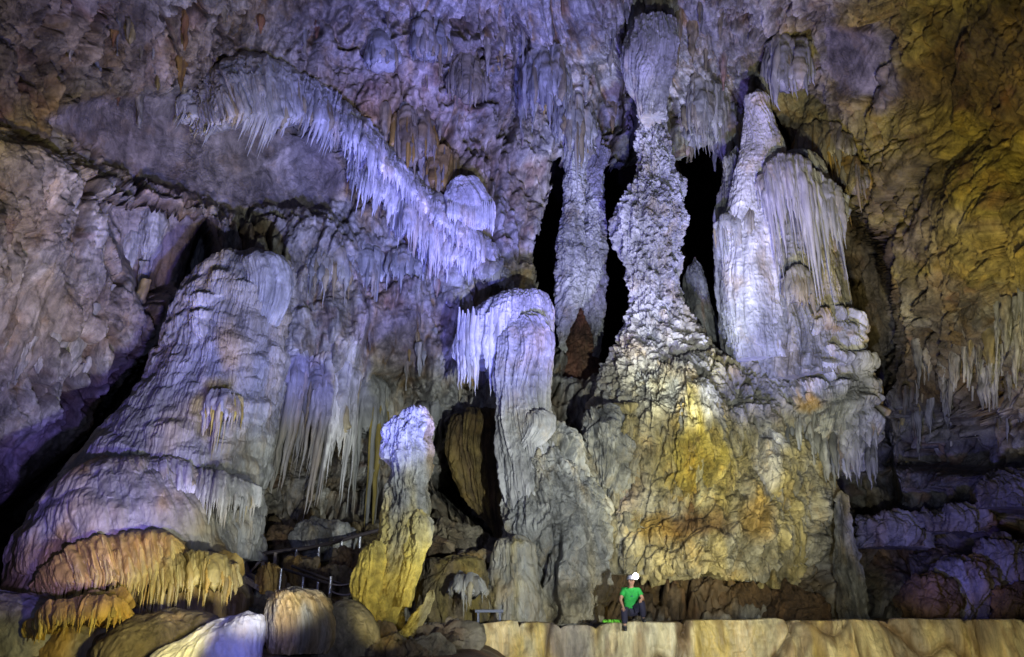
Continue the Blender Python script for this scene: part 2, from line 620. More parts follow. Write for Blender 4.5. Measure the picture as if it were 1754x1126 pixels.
smo = up(M_SM, PX + _jx, PY + _jy)
strt = up(M_STR, PX + _jx, PY + _jy)
rgh = (1 - smo)
t1, id1 = tongues(U, V, 1.5, 2.2, 1, True)
t2, id2 = tongues(U, V, 0.62, 1.1, 2, True)
t3 = tongues(U + 0.3 * wv, V, 0.24, 0.5, 3)
t4 = tongues(U, V, 0.12, 0.45, 4)
low = fbm(P0f, 0.16, 3, 1)
mid = fbm(P0f, 0.55, 4, 2, 0.55)
rdg = fbm(P0f + 0.4 * np.stack([wu, wv, wu], -1), (0.35, 0.35, 0.22), 5, 4, 0.55, True)
# broken rock: slanting joints
ca, sa = math.cos(0.6), math.sin(0.6)
cu, cv = U * ca + V * sa, (-U * sa + V * ca) * 0.55
c1, ci1 = cells(cu + wu * 0.8, cv + wv * 0.5, 1.3, 21)
c2, ci2 = cells(cu + wu, cv, 0.5, 22)
# strata for the right-hand wall, dipping
sv = V * 1.0 + U * 0.35 + mid * 0.5
stra = fbm(np.stack([U * 0.25, sv * 1.3, U * 0.0 + 3], -1).astype(np.float32), 1.0, 4, 8, 0.55, True)
H = 0.55 * low
H += drip * rgh * (0.85 * t1 + 0.42 * t2 + 0.2 * t3 + 0.06 * t4)
nd = (1 - drip) * rgh
fa1, fb1 = facets(cu + wu * 1.2, cv + wv * 0.9, 2.4, 24)
fa2, fb2 = facets(cu + wu, cv + wv, 0.85, 25)
H += nd * (0.26 * rdg + 0.55 * fa1 + 0.20 * fa2 - 0.16 * np.exp(-fb1 * 22) - 0.07 * np.exp(-fb2 * 14) + (1 - strt) * (0.20 * t2 + 0.10 * t3 + 0.2 * t1))
H *= (1 - 0.5 * strt)
H += strt * 0.45 * fa1
fin = fbm(np.stack([U * 0.5, sv * 5.0, U * 0 + 9], -1).astype(np.float32), 1.0, 4, 18, 0.6, True)
rec = up(M_REC, PX + _jx, PY + _jy)
sw = (V * 0.62 + 0.35 * mid + 0.1 * U) % 1.0
H += strt * (1 - rec) * (0.16 * stra + 0.05 * fin) + rec * (0.75 * sw ** 1.6 + 0.12 * stra)
H += smo * 0.35
H += 0.17 * mid * (0.25 + 0.75 * rgh) * (1 - 0.6 * strt)
pop = cauli(U, V, 0.16, 5) * np.clip(0.5 + low, 0, 1)
H += rgh * (1 - 0.55 * strt) * (0.15 * fbm(P0f, (2.2, 2.2, 1.3), 4, 12, 0.65, True) + 0.06 * pop + 0.05 * fbm(P0f, (7, 7, 4), 2, 14, 0.7, True))
fis = fiss(P0f, (0.75, 0.75, 0.20), 0.060, 71) * rgh * (1 - 0.6 * strt)
fis2 = fiss(P0f, (1.7, 1.7, 0.50), 0.065, 73) * rgh * (1 - 0.5 * strt)
fis3 = fiss(P0f + 0.5 * wu[..., None], (0.6, 0.6, 0.9), 0.045, 75) * rgh
H -= 0.85 * fis + 0.34 * fis2 + 0.25 * fis3 * (1 - drip)
PW = P0 + N0 * H[..., None]
# irregular opening into the black chamber behind
hs = up(HSD, PX, PY) + 9 * fbm(P0f, 0.9, 4, 17) * 1.2
hole = hs < 2

# colours of the wall, minerals plus painted shade in the dark gaps: (px, py, radius, colour, strength)
wx = PX + 55 * fbm(P0f, 0.35, 4, 31)
wy_ = PY + 55 * fbm(P0f, 0.35, 4, 37)
blot = fbm(P0f, 0.8, 4, 41, 0.6)
blot2 = fbm(P0f, (1.6, 1.6, 0.5), 4, 43, 0.6)
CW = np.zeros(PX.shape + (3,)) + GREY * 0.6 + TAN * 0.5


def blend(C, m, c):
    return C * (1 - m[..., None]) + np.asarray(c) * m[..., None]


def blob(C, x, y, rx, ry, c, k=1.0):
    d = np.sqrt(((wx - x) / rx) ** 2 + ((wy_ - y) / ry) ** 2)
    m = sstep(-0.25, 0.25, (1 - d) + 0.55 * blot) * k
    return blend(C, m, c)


CW = blend(CW, sstep(-0.1, 0.35, blot) * 0.5, PALE)
CW = blob(CW, 0, 60, 330, 250, BRN * 1.5, 0.9)
CW = blob(CW, 100, 150, 130, 100, OLIVE * 0.9, 0.6)
CW = blob(CW, 320, 90, 100, 60, RUST * 0.8 + TAN * 0.3, 0.6)
CW = blob(CW, 440, 30, 50, 22, OCH, 0.7)
CW = blob(CW, 480, 60, 200, 120, TAN * 0.7 + BRN, 0.6)
CW = blob(CW, 780, 150, 160, 170, OCH * 0.5 + BRN * 0.8, 0.55)
CW = blob(CW, 180, 240, 50, 70, OCH * 0.6, 0.7)
CW = blob(CW, 130, 60, 60, 50, OCH * 0.8, 0.7)
CW = blob(CW, 310, 60, 40, 60, OCH * 0.8, 0.7)
CW = blob(CW, 60, 160, 50, 40, YELL * 0.5, 0.7)
CW = blob(CW, 300, 330, 60, 40, RUST, 0.5)
CW = blob(CW, 40, 320, 150, 100, OLIVE * 1.3 + TAN * 0.2, 0.85)
CW = blob(CW, 20, 400, 60, 60, OCH, 0.6)
CW = blob(CW, 130, 500, 120, 80, TAN * 0.8, 0.6)
CW = blob(CW, 130, 560, 70, 50, RUST * 0.7 + BRN, 0.5)
CW = blob(CW, 430, 390, 150, 40, TAN, 0.6)
CW = blob(CW, 545, 480, 90, 100, TAN * 0.8 + OLIVE * 0.2, 0.55)
CW = blob(CW, 700, 570, 80, 70, RUST * 1.1, 0.6)
CW = blob(CW, 670, 470, 40, 50, RUST, 0.7)
CW = blob(CW, 770, 230, 110, 80, OCH * 0.7, 0.6)
CW = blob(CW, 850, 230, 40, 40, YELL * 0.8, 0.8)
CW = blob(CW, 560, 330, 50, 50, OCH * 0.8, 0.6)
CW = blob(CW, 640, 330, 40, 60, OCH * 0.7, 0.6)
CW = blob(CW, 900, 330, 50, 40, OCH * 0.7 + TAN * 0.2, 0.6)
CW = blob(CW, 790, 60, 60, 60, OCH * 0.6, 0.6)
CW = blob(CW, 700, 180, 80, 60, RUST * 0.8 + TAN * .4, 0.5)
CW = blob(CW, 860, 130, 60, 60, TAN, 0.5)
CW = blob(CW, 830, 500, 40, 50, OCH * 0.8, 0.6)
CW = blob(CW, 870, 610, 50, 40, OCH * 0.7, 0.6)
CW = blob(CW, 1650, 250, 300, 360, OLIVE * 1.1, 0.92)
CW = blob(CW, 1650, 250, 110, 70, np.array((0.33, 0.24, 0.03)), 0.7)
CW = blob(CW, 1640, 320, 90, 50, YELL * 0.6, 0.5)
CW = blob(CW, 1470, 230, 90, 60, YELL * 0.6 + OLIVE * 0.3, 0.6)
CW = blob(CW, 1650, 410, 110, 60, TAN * 0.9 + RUST * 0.25, 0.7)
CW = blob(CW, 1700, 420, 70, 50, OLIVE * 1.6, 0.7)
CW = blob(CW, 1580, 180, 50, 120, YELL * 0.5 + BRN, 0.6)
CW = blob(CW, 1735, 250, 60, 30, YELL * 0.7, 0.6)
CW = blob(CW, 1640, 510, 90, 40, RUST * 0.4 + GREY * 0.7, 0.7)
CW = blob(CW, 1700, 120, 130, 90, BRN * 1.1, 0.8)
CW = blob(CW, 1500, 100, 40, 70, BLUEG * 0.8, 0.6)
CW = blob(CW, 1600, 940, 160, 60, BRN, 0.85)
CW = blob(CW, 1680, 800, 100, 30, RUST * 0.6 + MAUVE * 0.6, 0.5)
CW = blob(CW, 1160, 1020, 220, 70, BRN * 0.9, 0.9)
CW = blob(CW, 560, 960, 160, 50, OCH * 0.5 + TAN * 0.3, 0.8)
CW = blob(CW, 790, 930, 90, 60, TAN * 0.5, 0.8)
CW = blob(CW, 1490, 560, 55, 230, DRK * 1.3, 0.95)  # shade of the passage beside the column, painted near-black
for _x, _y in ((320, 460), (285, 540), (250, 600), (200, 680), (140, 760), (70, 840), (10, 900), (20, 980)):  # shadow band left of the mound, painted into the rock colour
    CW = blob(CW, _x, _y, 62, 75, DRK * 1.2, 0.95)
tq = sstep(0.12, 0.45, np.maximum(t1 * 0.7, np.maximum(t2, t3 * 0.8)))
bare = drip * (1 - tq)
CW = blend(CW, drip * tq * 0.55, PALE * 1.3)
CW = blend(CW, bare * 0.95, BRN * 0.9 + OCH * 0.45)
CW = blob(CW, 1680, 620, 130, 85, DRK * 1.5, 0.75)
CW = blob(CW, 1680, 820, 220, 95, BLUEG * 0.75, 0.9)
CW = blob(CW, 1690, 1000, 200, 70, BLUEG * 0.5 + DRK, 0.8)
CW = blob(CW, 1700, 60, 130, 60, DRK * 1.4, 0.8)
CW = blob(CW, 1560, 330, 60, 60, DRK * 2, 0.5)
CW = blend(CW, smo * 0.85, MAUVE * 1.35 + TAN * 0.15)
CW = blend(CW, sstep(0.1, 0.5, blot2) * 0.45 * rgh, OCH * 0.7)
CW = blend(CW, sstep(0.25, 0.5, fbm(P0f, 1.1, 4, 47, 0.6)) * 0.5 * rgh, RUST * 0.8)
CW = CW * (0.66 * (0.85 + 0.3 * ci1))[..., None]
CW = blend(CW, np.clip(fis + 0.7 * fis2 + 0.6 * fis3, 0, 1) * 0.75, BRN * 0.7 + OCH * 0.08)
CW = CW * (1 + 0.45 * fbm(P0f, (5, 5, 2.0), 3, 51, 0.7))[..., None]
CW = CW * (0.8 + 0.4 * id2)[..., None]

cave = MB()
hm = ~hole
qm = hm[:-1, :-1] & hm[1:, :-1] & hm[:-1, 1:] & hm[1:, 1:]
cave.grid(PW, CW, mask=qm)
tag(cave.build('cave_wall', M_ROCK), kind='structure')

# chamber behind the opening: far wall, the darkness put into its colour
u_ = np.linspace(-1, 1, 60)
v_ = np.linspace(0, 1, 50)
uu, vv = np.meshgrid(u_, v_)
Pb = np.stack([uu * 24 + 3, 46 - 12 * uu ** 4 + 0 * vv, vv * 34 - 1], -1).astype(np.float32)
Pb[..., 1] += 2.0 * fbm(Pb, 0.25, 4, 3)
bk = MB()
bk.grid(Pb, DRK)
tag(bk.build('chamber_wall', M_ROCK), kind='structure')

# ================================================================== BUILDERS
def prof(rows):
    """rows (py, cx, hw[, Y]) -> smooth interpolators"""
    a = np.array([r if len(r) == 4 else (*r, np.nan) for r in rows], float)
    return a


def smooth_interp(t, ts, vs):
    # Catmull-Rom on irregular knots (limited)
    m = np.gradient(vs, ts)
    k = np.clip(np.searchsorted(ts, t) - 1, 0, len(ts) - 2)
    h = ts[k + 1] - ts[k]
    s = (t - ts[k]) / h
    return ((2 * s ** 3 - 3 * s ** 2 + 1) * vs[k] + (s ** 3 - 2 * s ** 2 + s) * h * m[k]
            + (-2 * s ** 3 + 3 * s ** 2) * vs[k + 1] + (s ** 3 - s ** 2) * h * m[k + 1])


def body(mb, rows, Y, style, colf, dr=1.0, nt=220, nv=240, wob=0.10, seed=0, cap=0.06, yb=None, grit=0.035):
    """upright rounded mass; rows = (py, cx, hw) from top to bottom, Y distance (yb = distance at the foot)"""
    a = np.array(rows, float)
    py = np.linspace(a[0, 0], a[-1, 0], nv)
    q = (py - py[0]) / (py[-1] - py[0])
    cx = smooth_interp(py, a[:, 0], a[:, 1])
    hw = np.maximum(smooth_interp(py, a[:, 0], a[:, 2]), 1.5)
    hw = hw * np.sqrt(np.clip(q / cap, 0, 1)) if cap else hw
    Yv = Y + ((yb if yb is not None else Y) - Y) * q
    C = Wp(cx, py, Yv)
    Rr = hw * mpp(py, Yv)
    s = np.linspace(-math.pi, math.pi, nt, endpoint=False)
    th = s - 0.45 * np.sin(s) - math.pi / 2
    ct, st = np.cos(th), np.sin(th)
    P = np.zeros((nv, nt, 3))
    P[..., 0] = C[:, None, 0] + Rr[:, None] * ct
    P[..., 1] = C[:, None, 1] + Rr[:, None] * st * dr
    P[..., 2] = C[:, None, 2]
    Rm = np.mean(Rr)
    Uu = (th[None, :] * (0.5 * Rm + 0.5 * Rr[:, None])).astype(np.float32)
    Vv = np.repeat(-P[:, :1, 2], nt, 1).astype(np.float32)
    pf = P.astype(np.float32) + seed * 13.7
    # lumps of the outline
    lw = fbm(pf, 0.8 / max(Rm, 0.25) * 0.9, 3, 50 + seed)
    dsp, info = style(Uu, Vv, pf, q[:, None] + 0 * Uu, Rr[:, None] + 0 * Uu)
    dsp = dsp - (np.mean(dsp) + 0.5 * np.std(dsp))
    dx = np.roll(P, -1, 1) - np.roll(P, 1, 1)
    dy = np.gradient(P, axis=0)
    Nn = np.cross(dx, dy)
    Nn /= np.linalg.norm(Nn, axis=-1, keepdims=True) + 1e-9
    rad = np.stack([np.broadcast_to(ct, (nv, nt)), np.broadcast_to(st, (nv, nt)), np.zeros((nv, nt))], -1)
    if (Nn * rad).sum(-1).mean() < 0:
        Nn = -Nn
    fade = np.clip(Rr[:, None] / (0.35 * Rm), 0.0, 1) * np.clip(Rr[:, None] / 0.05, 0, 1)
    grit = grit * fbm(pf, (7, 7, 4), 2, 14, 0.7, True) * min(1.0, Rm)
    P = P + Nn * ((dsp + grit + wob * Rm * lw * 1.5) * fade)[..., None]
    Cc = colf(Uu, Vv, pf, q[:, None] + 0 * Uu, dsp, info, off=np.float32(seed * 13.7))
    mb.grid(P, Cc, wrap=True)
    # close the ends
    for row in (0, -1):
        c = P[row].mean(0)
        n = nt
        vs = np.concatenate([P[row], c[None]])
        idx = np.arange(n)
        fc = np.stack([idx, (idx + 1) % n, np.full(n, n), np.full(n, n)], -1)
        fc = np.stack([idx[::2], (idx[::2] + 1) % n, (idx[::2] + 2) % n, np.full(len(idx[::2]), n)], -1)
        mb.add(vs, fc, np.concatenate([Cc[row], Cc[row].mean(0)[None]]))
    return P


# --- surface styles: return (displacement in metres, info 0..1)
def s_pop(big=0.55, amp=0.22):
    def f(U, V, P, q, R_):
        w1 = fbm(P, 1.2, 3, 3) * 0.35
        w2 = fbm(P, 1.4, 3, 5) * 0.35
        a = cauli(U + w1, V * 0.6 + w2, big, 3)
        b = cauli(U + w2, V * 0.7 + w1, big * 0.42, 4)
        tg = tongues(U + w1, V + w2, big * 0.5, big * 1.3, 7)
        c = cauli(U + w1 * 0.3, V * 0.8, big * 0.17, 6)
        r = fbm(P, (3.2, 3.2, 2.2), 4, 8, 0.6, True)
        d = amp * 0.8 * (a - 0.4) + amp * 0.45 * (b - 0.4) + amp * 0.5 * tg + amp * 0.22 * c + amp * 0.42 * r
        return d, np.clip(0.35 * a + 0.35 * b + 0.2 * c + 0.25 * r, 0, 1)
    return f


def s_pr(big=0.4, amp=0.15):
    def f(U, V, P, q, R_):
        a, ia = s_pop(big, amp)(U, V, P, q, R_)
        b, ib = s_ribs(0.09, 0.05, 4, 0.05)(U, V, P, q, R_)
        return a * 0.75 + b, np.clip(0.6 * ia + 0.5 * ib, 0, 1)
    return f


def s_ribs(cw=0.16, amp=0.09, ln=6.0, lump=0.1):
    def f(U, V, P, q, R_):
        w1 = fbm(P * np.float32([1, 1, 0.3]), 1.1, 3, 3) * cw * 1.6
        t = tongues(U + w1, V, cw * 2.6, cw * ln * 2, 11)
        t2 = tongues(U + w1, V, cw, cw * ln, 12)
        t3 = tongues(U + w1, V, cw * 0.45, cw * ln * 0.6, 13)
        r = fbm(P, (1.5, 1.5, 0.8), 4, 8, 0.55)
        r3 = fbm(P, (5.0, 5.0, 1.2), 3, 18, 0.6, True)
        d = amp * (1.2 * t + 0.9 * t2 + 0.4 * t3 + 0.3 * r3) + lump * r
        return d, np.clip(0.4 * t + 0.7 * t2, 0, 1)
    return f


def s_tiers(cw=1.1, ch=0.7, amp=0.25, rib=0.10, ra=0.05):
    def f(U, V, P, q, R_):
        w1 = fbm(P, 0.7, 3, 3) * 0.35
        t1, _i = tongues(U + w1, V + w1, cw, ch, 31, True)
        t2 = tongues(U + w1, V + w1 * 0.7, cw * 0.45, ch * 0.55, 32)
        rb = tongues(U + w1 * 0.5, V, rib, rib * 5, 33)
        rb2 = tongues(U + w1 * 0.5, V, rib * 0.5, rib * 3, 34)
        m = sstep(-0.15, 0.25, fbm(P, 0.6, 2, 9))
        mm = sstep(0.2, 0.7, t1)
        r3 = fbm(P, (5.0, 5.0, 0.8), 3, 18, 0.6, True)
        d = amp * t1 + amp * 0.5 * t2 + ra * (rb + 0.6 * rb2) * (0.7 + 0.6 * m * mm) + 0.07 * fbm(P, 0.9, 3, 10) + 0.03 * r3
        return d, np.clip(0.5 * t1 + 0.3 * t2 + 0.3 * rb * m, 0, 1)
    return f


def s_smooth(amp=0.08):
    def f(U, V, P, q, R_):
        r = fbm(P, 1.2, 4, 8, 0.45)
        t = tongues(U, V, 0.9, 0.9, 51)
        return amp * r * 1.5 + amp * 0.9 * t, np.clip(0.6 + 0.3 * r, 0, 1)
    return f


def s_rock(amp=0.25, c_=1.0, slant=0.5):
    def f(U, V, P, q, R_):
        w1 = fbm(P, 0.8, 3, 3) * 0.4
        ca, sa = math.cos(slant), math.sin(slant)
        a_, b_ = U * ca + V * sa + w1, (-U * sa + V * ca) * 0.6 + w1
        k, ki = cells(a_, b_, c_, 61)
        k2, ki2 = cells(a_, b_, c_ * 0.4, 62)
        r = fbm(P, (0.6, 0.6, 0.4), 5, 8, 0.55, True)
        tg = tongues(U + w1, V, c_ * 0.6, c_ * 1.1, 63)
        r3 = fbm(P, (3.0, 3.0, 1.8), 4, 18, 0.62, True)
        d = amp * (0.6 * ki + 1.0 * r + 0.3 * ki2 + 0.5 * tg - 0.45 * np.exp(-k * 18) - 0.22 * np.exp(-k2 * 12) + 0.3 * r3)
        return d, np.clip(0.35 + 0.4 * ki + 0.3 * r, 0, 1)
    return f


def s_rr(amp=0.25, c_=1.0, slant=0.5, rib=0.32):
    def f(U, V, P, q, R_):
        a, ia = s_rock(amp, c_, slant)(U, V, P, q, R_)
        a = a - 0.6 * fiss(P, (0.8, 0.8, 0.28), 0.055, 81) - 0.26 * fiss(P, (1.8, 1.8, 0.7), 0.06, 83)
        b, ib = s_ribs(rib, 0.13, 5, 0.06)(U + 0.3 * ia, V, P, q, R_)
        m = sstep(0.75, 0.45, q + 0.3 * fbm(P, 0.4, 3, 33))
        return a * (1 - 0.35 * m) + b * (0.35 + 0.9 * m), np.clip(0.6 * ia + 0.5 * ib, 0, 1)
    return f


# --- colour functions: mineral tones plus painted groove shade
def proj(P):
    x, y, z = P[..., 0], P[..., 1], P[..., 2] - CAMZ
    fw = y * CP + z * SP
    return 877 + F * x / fw, 563 - F * (z * CP - y * SP) / fw


def colr(lo, hi, stain=OCH, amt=0.3, top=None, bot=None, split=0.5, soft=0.2, sc=0.8, vst=0.35, seed=0, spots=()):
    lo, hi, stain = map(np.asarray, (lo, hi, stain))

    def f(U, V, P, q, d, info, off=0.0):
        C = lo + (hi - lo) * info[..., None]  # low relief takes the darker tone: groove shade put into the colour
        n = fbm(P, (sc, sc, sc * vst), 4, 70 + seed, 0.6)
        n2 = fbm(P, (sc * 3, sc * 3, sc * vst), 3, 75 + seed, 0.6)
        if bot is not None:
            m = sstep(split - soft, split + soft, q + 0.25 * n)
            C = C * (1 - m[..., None]) + (np.asarray(bot) * (0.55 + 0.6 * info[..., None])) * m[..., None]
        m = sstep(0.45 - amt, 0.75 - amt, 0.5 * n + 0.4 * n2 + 0.25) * 0.8
        C = C * (1 - m[..., None]) + stain * (0.5 + 0.7 * info[..., None]) * m[..., None]
        if spots:
            qx, qy = proj(P - off)
            for (x, y, rx, ry, c, k) in spots:
                dd_ = np.sqrt(((qx + 25 * n - x) / rx) ** 2 + ((qy + 25 * n2 - y) / ry) ** 2)
                m = (sstep(-0.5, 0.5, 1 - dd_ + 0.8 * n + 0.5 * n2) * k)[..., None]
                C = C * (1 - m) + np.asarray(c) * (0.6 + 0.6 * info[..., None]) * m
        return C * (0.8 + 0.45 * n2[..., None])
    return f


def tubes(mb, paths, radii, col, ns=9, flat=1.0, seed=0):
    """paths (N,K,3), radii (N,K): tapering drips; col (3,) or (N,3)"""
    N, K = radii.shape
    th = np.linspace(0, 2 * math.pi, ns, endpoint=False)
    ring = np.stack([np.cos(th), np.sin(th) * flat, np.zeros(ns)], -1)
    rr = radii[:, :, None] * (1 + 0.22 * vn((paths[:, :, None, :] + ring * 0.5).astype(np.float32), 6.0, seed)) \
        * (1 + 0.18 * vn((paths[:, :, None, :] * np.float32([1, 1, 1]) + ring * 0).astype(np.float32), 5.0, seed + 3))
    Pt = paths[:, :, None, :] + ring[None, None] * rr[..., None]
    col = np.broadcast_to(np.asarray(col, float), (N, 3)) if np.ndim(col) < 3 else col
    for k in range(N):
        cc = np.broadcast_to(col[k], (K * ns, 3)) * (0.85 + 0.3 * RNG.rand()) * (0.9 + 0.2 * RNG.rand(K, 1)).repeat(ns, 0)
        mb.grid(Pt[k], cc.reshape(K, ns, 3), wrap=True)


def fringe(mb, p0, p1, L, r0, col, K=12, seed=0, lean=0.0, thick=1.0):
    """drips: run from p0 to p1 along the stone, then hang L metres; arrays (N,3),(N,3),(N,)"""
    N = len(L)
    s = np.linspace(0, 1, K)
    hang = p1[:, None, :] * np.ones((1, K, 1))
    k0 = 4
    for k in range(K):
        if k <= k0:
            hang[:, k] = p0 + (p1 - p0) * (k / k0)
        else:
            g = (k - k0) / (K - 1 - k0)
            hang[:, k] = p1 + np.stack([lean * L * g, 0 * L, -L * g], -1)
    wob = 0.14 * r0[:, None] * RNG.randn(N, K)
    hang[:, 1:, 0] += wob[:, 1:]
    rad = r0[:, None] * np.concatenate([[0.25, 0.7, 0.95, 1.0, 1.0], (1 - np.linspace(0, 1, K - 4)[1:] ** 1.3) * 0.95 + 0.05])[:K][None]
    tubes(mb, hang, rad, col, 8, thick, seed)


def hood(parent, top, bot, bulge, nf, Lpx, r_px, cols, style=None, Yt=None, Yb=None, seed=0, ns=160, nt=70,
         name='flowstone_hood', fname='drip_fringe', mat=None, lean=0.0, back=0.8, t0=(0.1, 0.75)):
    """flowstone apron: top and bottom pixel lines, bulging towards the viewer, with hanging drips along its lip"""
    lo, hi, st, amt = cols
    top, bot = np.array(top, float), np.array(bot, float)
    s = np.linspace(0, 1, ns)

    def al(line):
        d = np.r_[0, np.cumsum(np.hypot(*np.diff(line, axis=0).T))]
        d /= d[-1]
        return smooth_interp(s, d, line[:, 0]), smooth_interp(s, d, line[:, 1])
    tx, ty = al(top)
    bx, by = al(bot)
    hn = np.stack([s * 1.0 + seed, s * 0, s * 0 + 2], -1).astype(np.float32)
    hgt = np.abs(by - ty).mean()
    by = by + hgt * 0.22 * fbm(hn, 6.0, 3, seed) 
    ty = ty + hgt * 0.25 * fbm(hn, 4.0, 3, seed + 5)
    Y0 = Yw(tx, ty) if Yt is None else np.full(ns, float(Yt))
    k9 = max(3, ns // 9)
    Y0 = np.convolve(np.pad(Y0, k9, 'edge'), np.ones(2 * k9 + 1) / (2 * k9 + 1), 'valid')
    Y1 = Y0 - bulge if Yb is None else np.full(ns, float(Yb))
    endr = np.clip(np.sin(np.pi * np.clip(s, 0.0, 1)) * 1.5, 0, 1) ** 0.7 * (0.85 + 0.35 * fbm(hn, 5.0, 3, seed + 9))
    Y1 = Y0 * (1 - endr) + Y1 * endr
    nback = 14
    t = np.r_[np.linspace(0, 1, nt), np.ones(nback)]
    bk_ = np.r_[np.zeros(nt), np.linspace(0, 1, nback)]
    g = 1 - (1 - t) ** 2.4
    X = tx[None] + (bx - tx)[None] * t[:, None]
    Yp = ty[None] + (by - ty)[None] * (t[:, None] ** 1.15)
    D = Y0[None] + (Y1 - Y0)[None] * g[:, None]
    P = Wp(X, Yp, D)
    P[..., 1] += bk_[:, None] * (back + np.abs(Y1 - Y0)[None] * 0.9)
    P[..., 2] += bk_[:, None] * (0.25 + 0.75 * np.abs(Y1 - Y0)[None])
    pf = P.astype(np.float32)
    ul = np.r_[0, np.cumsum(np.linalg.norm(np.diff(P[nt // 2], axis=0), axis=-1))]
    Uu = np.broadcast_to(ul[None], X.shape).astype(np.float32)
    vl = np.r_[0, np.cumsum(np.linalg.norm(np.diff(P[:, ns // 2], axis=0), axis=-1))]
    Vv = np.broadcast_to(vl[:, None], X.shape).astype(np.float32)
    st_f = style or s_ribs(0.16, 0.12, 9, 0.14)
    d, info = st_f(Uu, Vv, pf + seed * 9.1, t[:, None] + 0 * X, 1 + 0 * X)
    dx_, dy_ = np.gradient(P, axis=1), np.gradient(P, axis=0)
    Nn = np.cross(dx_, dy_)
    Nn /= np.linalg.norm(Nn, axis=-1, keepdims=True) + 1e-9
    if Nn[: nt, :, 1].mean() > 0:
        Nn = -Nn
    fd = np.clip(t * 4, 0, 1)[:, None] * (1 - bk_[:, None])
    P2 = P + Nn * (d * fd)[..., None]
    P2[..., 1] += 0.25 * (1 - np.clip(t * 5, 0, 1))[:, None]
    cf = colr(lo, hi, st, amt, seed=seed)
    mb = MB()
    mb.grid(P2, cf(Uu, Vv, pf, t[:, None] + 0 * X, d, info))
    ob = mb.build(name, mat or M_FLOW, parent)
    # drips
    if nf:
        sp = np.sort((np.arange(nf) + RNG.rand(nf)) / nf)
        ii = np.clip((sp * (ns - 1)).astype(int), 1, ns - 2)
        tt0 = RNG.uniform(t0[0], t0[1], nf)
        r0i = np.clip((tt0 * nt).astype(int), 2, nt - 2)
        p0 = P2[r0i, ii] + Nn[r0i, ii] * 0.0
        p1 = P2[nt - 2, ii].copy()
        pm = P2[(r0i + nt) // 2, ii]
        m_ = mpp(by[ii], Y1[ii])
        env = 0.55 + 0.45 * vn(np.stack([sp * 9 + seed, sp * 0, sp * 0], -1).astype(np.float32), 1.0, seed)
        L = m_ * Lpx * np.clip(env * (0.2 + 1.25 * RNG.rand(nf) ** 1.6), 0.08, 1.6) * np.clip(np.sin(np.pi * (0.06 + 0.88 * sp)) * 2, 0.3, 1)
        r0 = m_ * r_px * (0.5 + 1.3 * RNG.rand(nf) ** 2)
        fm = MB()
        mixv = RNG.rand(nf, 1)
        cc = np.asarray(lo) * (1 - mixv) + np.asarray(hi) * 0.85 * mixv
        sm_ = RNG.rand(nf, 1) < amt * 0.7
        cc = np.where(sm_, np.asarray(st) * 0.9, cc)
        fringe(fm, p0, p1, L, r0, cc, seed=seed, lean=lean)
        fm.build(fname, M_DRIP, ob if parent is not None else ob)
    return ob


def thing_body(name, rows, Y, style, colf, mat, label, cat, group=None, part=None, **kw):
    """a one-mesh thing"""
    a = rows[-1]
    org = Wp(a[1], a[0], kw.get('yb') or Y).tolist()
    mb = MB()
    body(mb, rows, Y, style, colf, **kw)
    return tag(mb.build(name, mat, origin=org), label, cat, group)


def front(rows, Y, px, py, dr=1.0):
    a = np.array(rows, float)
    cx = np.interp(py, a[:, 0], a[:, 1])
    hw = np.interp(py, a[:, 0], a[:, 2])
    x = np.clip((px - cx) / hw, -1, 1)
    return Y - hw * mpp(py, Y) * dr * np.sqrt(1 - x * x)

# ================================================================== FORMATIONS
# ---- the big flowstone mound on the left
root = empty('flowstone_mound', Wp(225, 1070, 17.5), 'huge pale flowstone mound with an amber foot, tapering to a rounded head, left', 'flowstone')
UP = [(425, 442, 22), (440, 436, 52), (458, 428, 74), (500, 410, 92), (560, 391, 102), (640, 372, 116), (710, 345, 134), (800, 300, 165), (900, 262, 190), (960, 250, 200)]
mb = MB()
body(mb, UP, 20.6, s_tiers(1.1, 0.6, 0.17, 0.09, 0.055), colr(GREY * 0.7, PALE * 1.0, TAN, 0.22, sc=0.5, seed=1, spots=[(395, 590, 18, 40, OCH * 0.8 + TAN * 0.4, 0.7), (375, 660, 22, 18, YELL * 0.7, 0.8), (350, 720, 18, 40, YELL * 0.8, 0.7), (430, 540, 40, 60, TAN, 0.4)]), dr=0.75, nt=600, nv=720, wob=0.045, seed=1, yb=18.8, grit=0.012)
mb.build('upper_cone', M_FLOW, root)
mb = MB()
body(mb, [(432, 458, 14), (445, 456, 34), (470, 460, 40), (510, 462, 34), (560, 455, 20)], 19.6, s_ribs(0.14, 0.05, 8, 0.05), colr(GREY, PALE, TAN, 0.1, seed=2), dr=0.8, nt=160, nv=140, seed=2)
mb.build('side_bud', M_FLOW, root)
LOW = [(772, 262, 20), (790, 255, 70), (820, 246, 120), (860, 236, 152), (900, 230, 172), (950, 225, 188), (1000, 222, 196), (1050, 220, 200), (1090, 218, 202)]
mb = MB()
body(mb, LOW, 18.0, s_tiers(1.3, 0.8, 0.15, 0.13, 0.035), colr(GREY * 0.95, TAN * 1.1, OCH * 0.8, 0.2, bot=OCH * 0.6 + TAN * 0.3, split=0.7, soft=0.3, sc=0.6, seed=3, spots=[(150, 960, 90, 40, OCH * 0.9, 0.7), (300, 990, 70, 40, OCH * 0.9, 0.7)]), dr=0.8, nt=480, nv=380, wob=0.05, seed=3, grit=0.012)
mb.build('lower_dome', M_FLOW, root)
AMB = (OCH * 0.7, YELL * 0.85 + TAN * 0.3, OCH * 1.1, 0.35)
PAL = (GREY, WHITE * 0.85, TAN, 0.12)
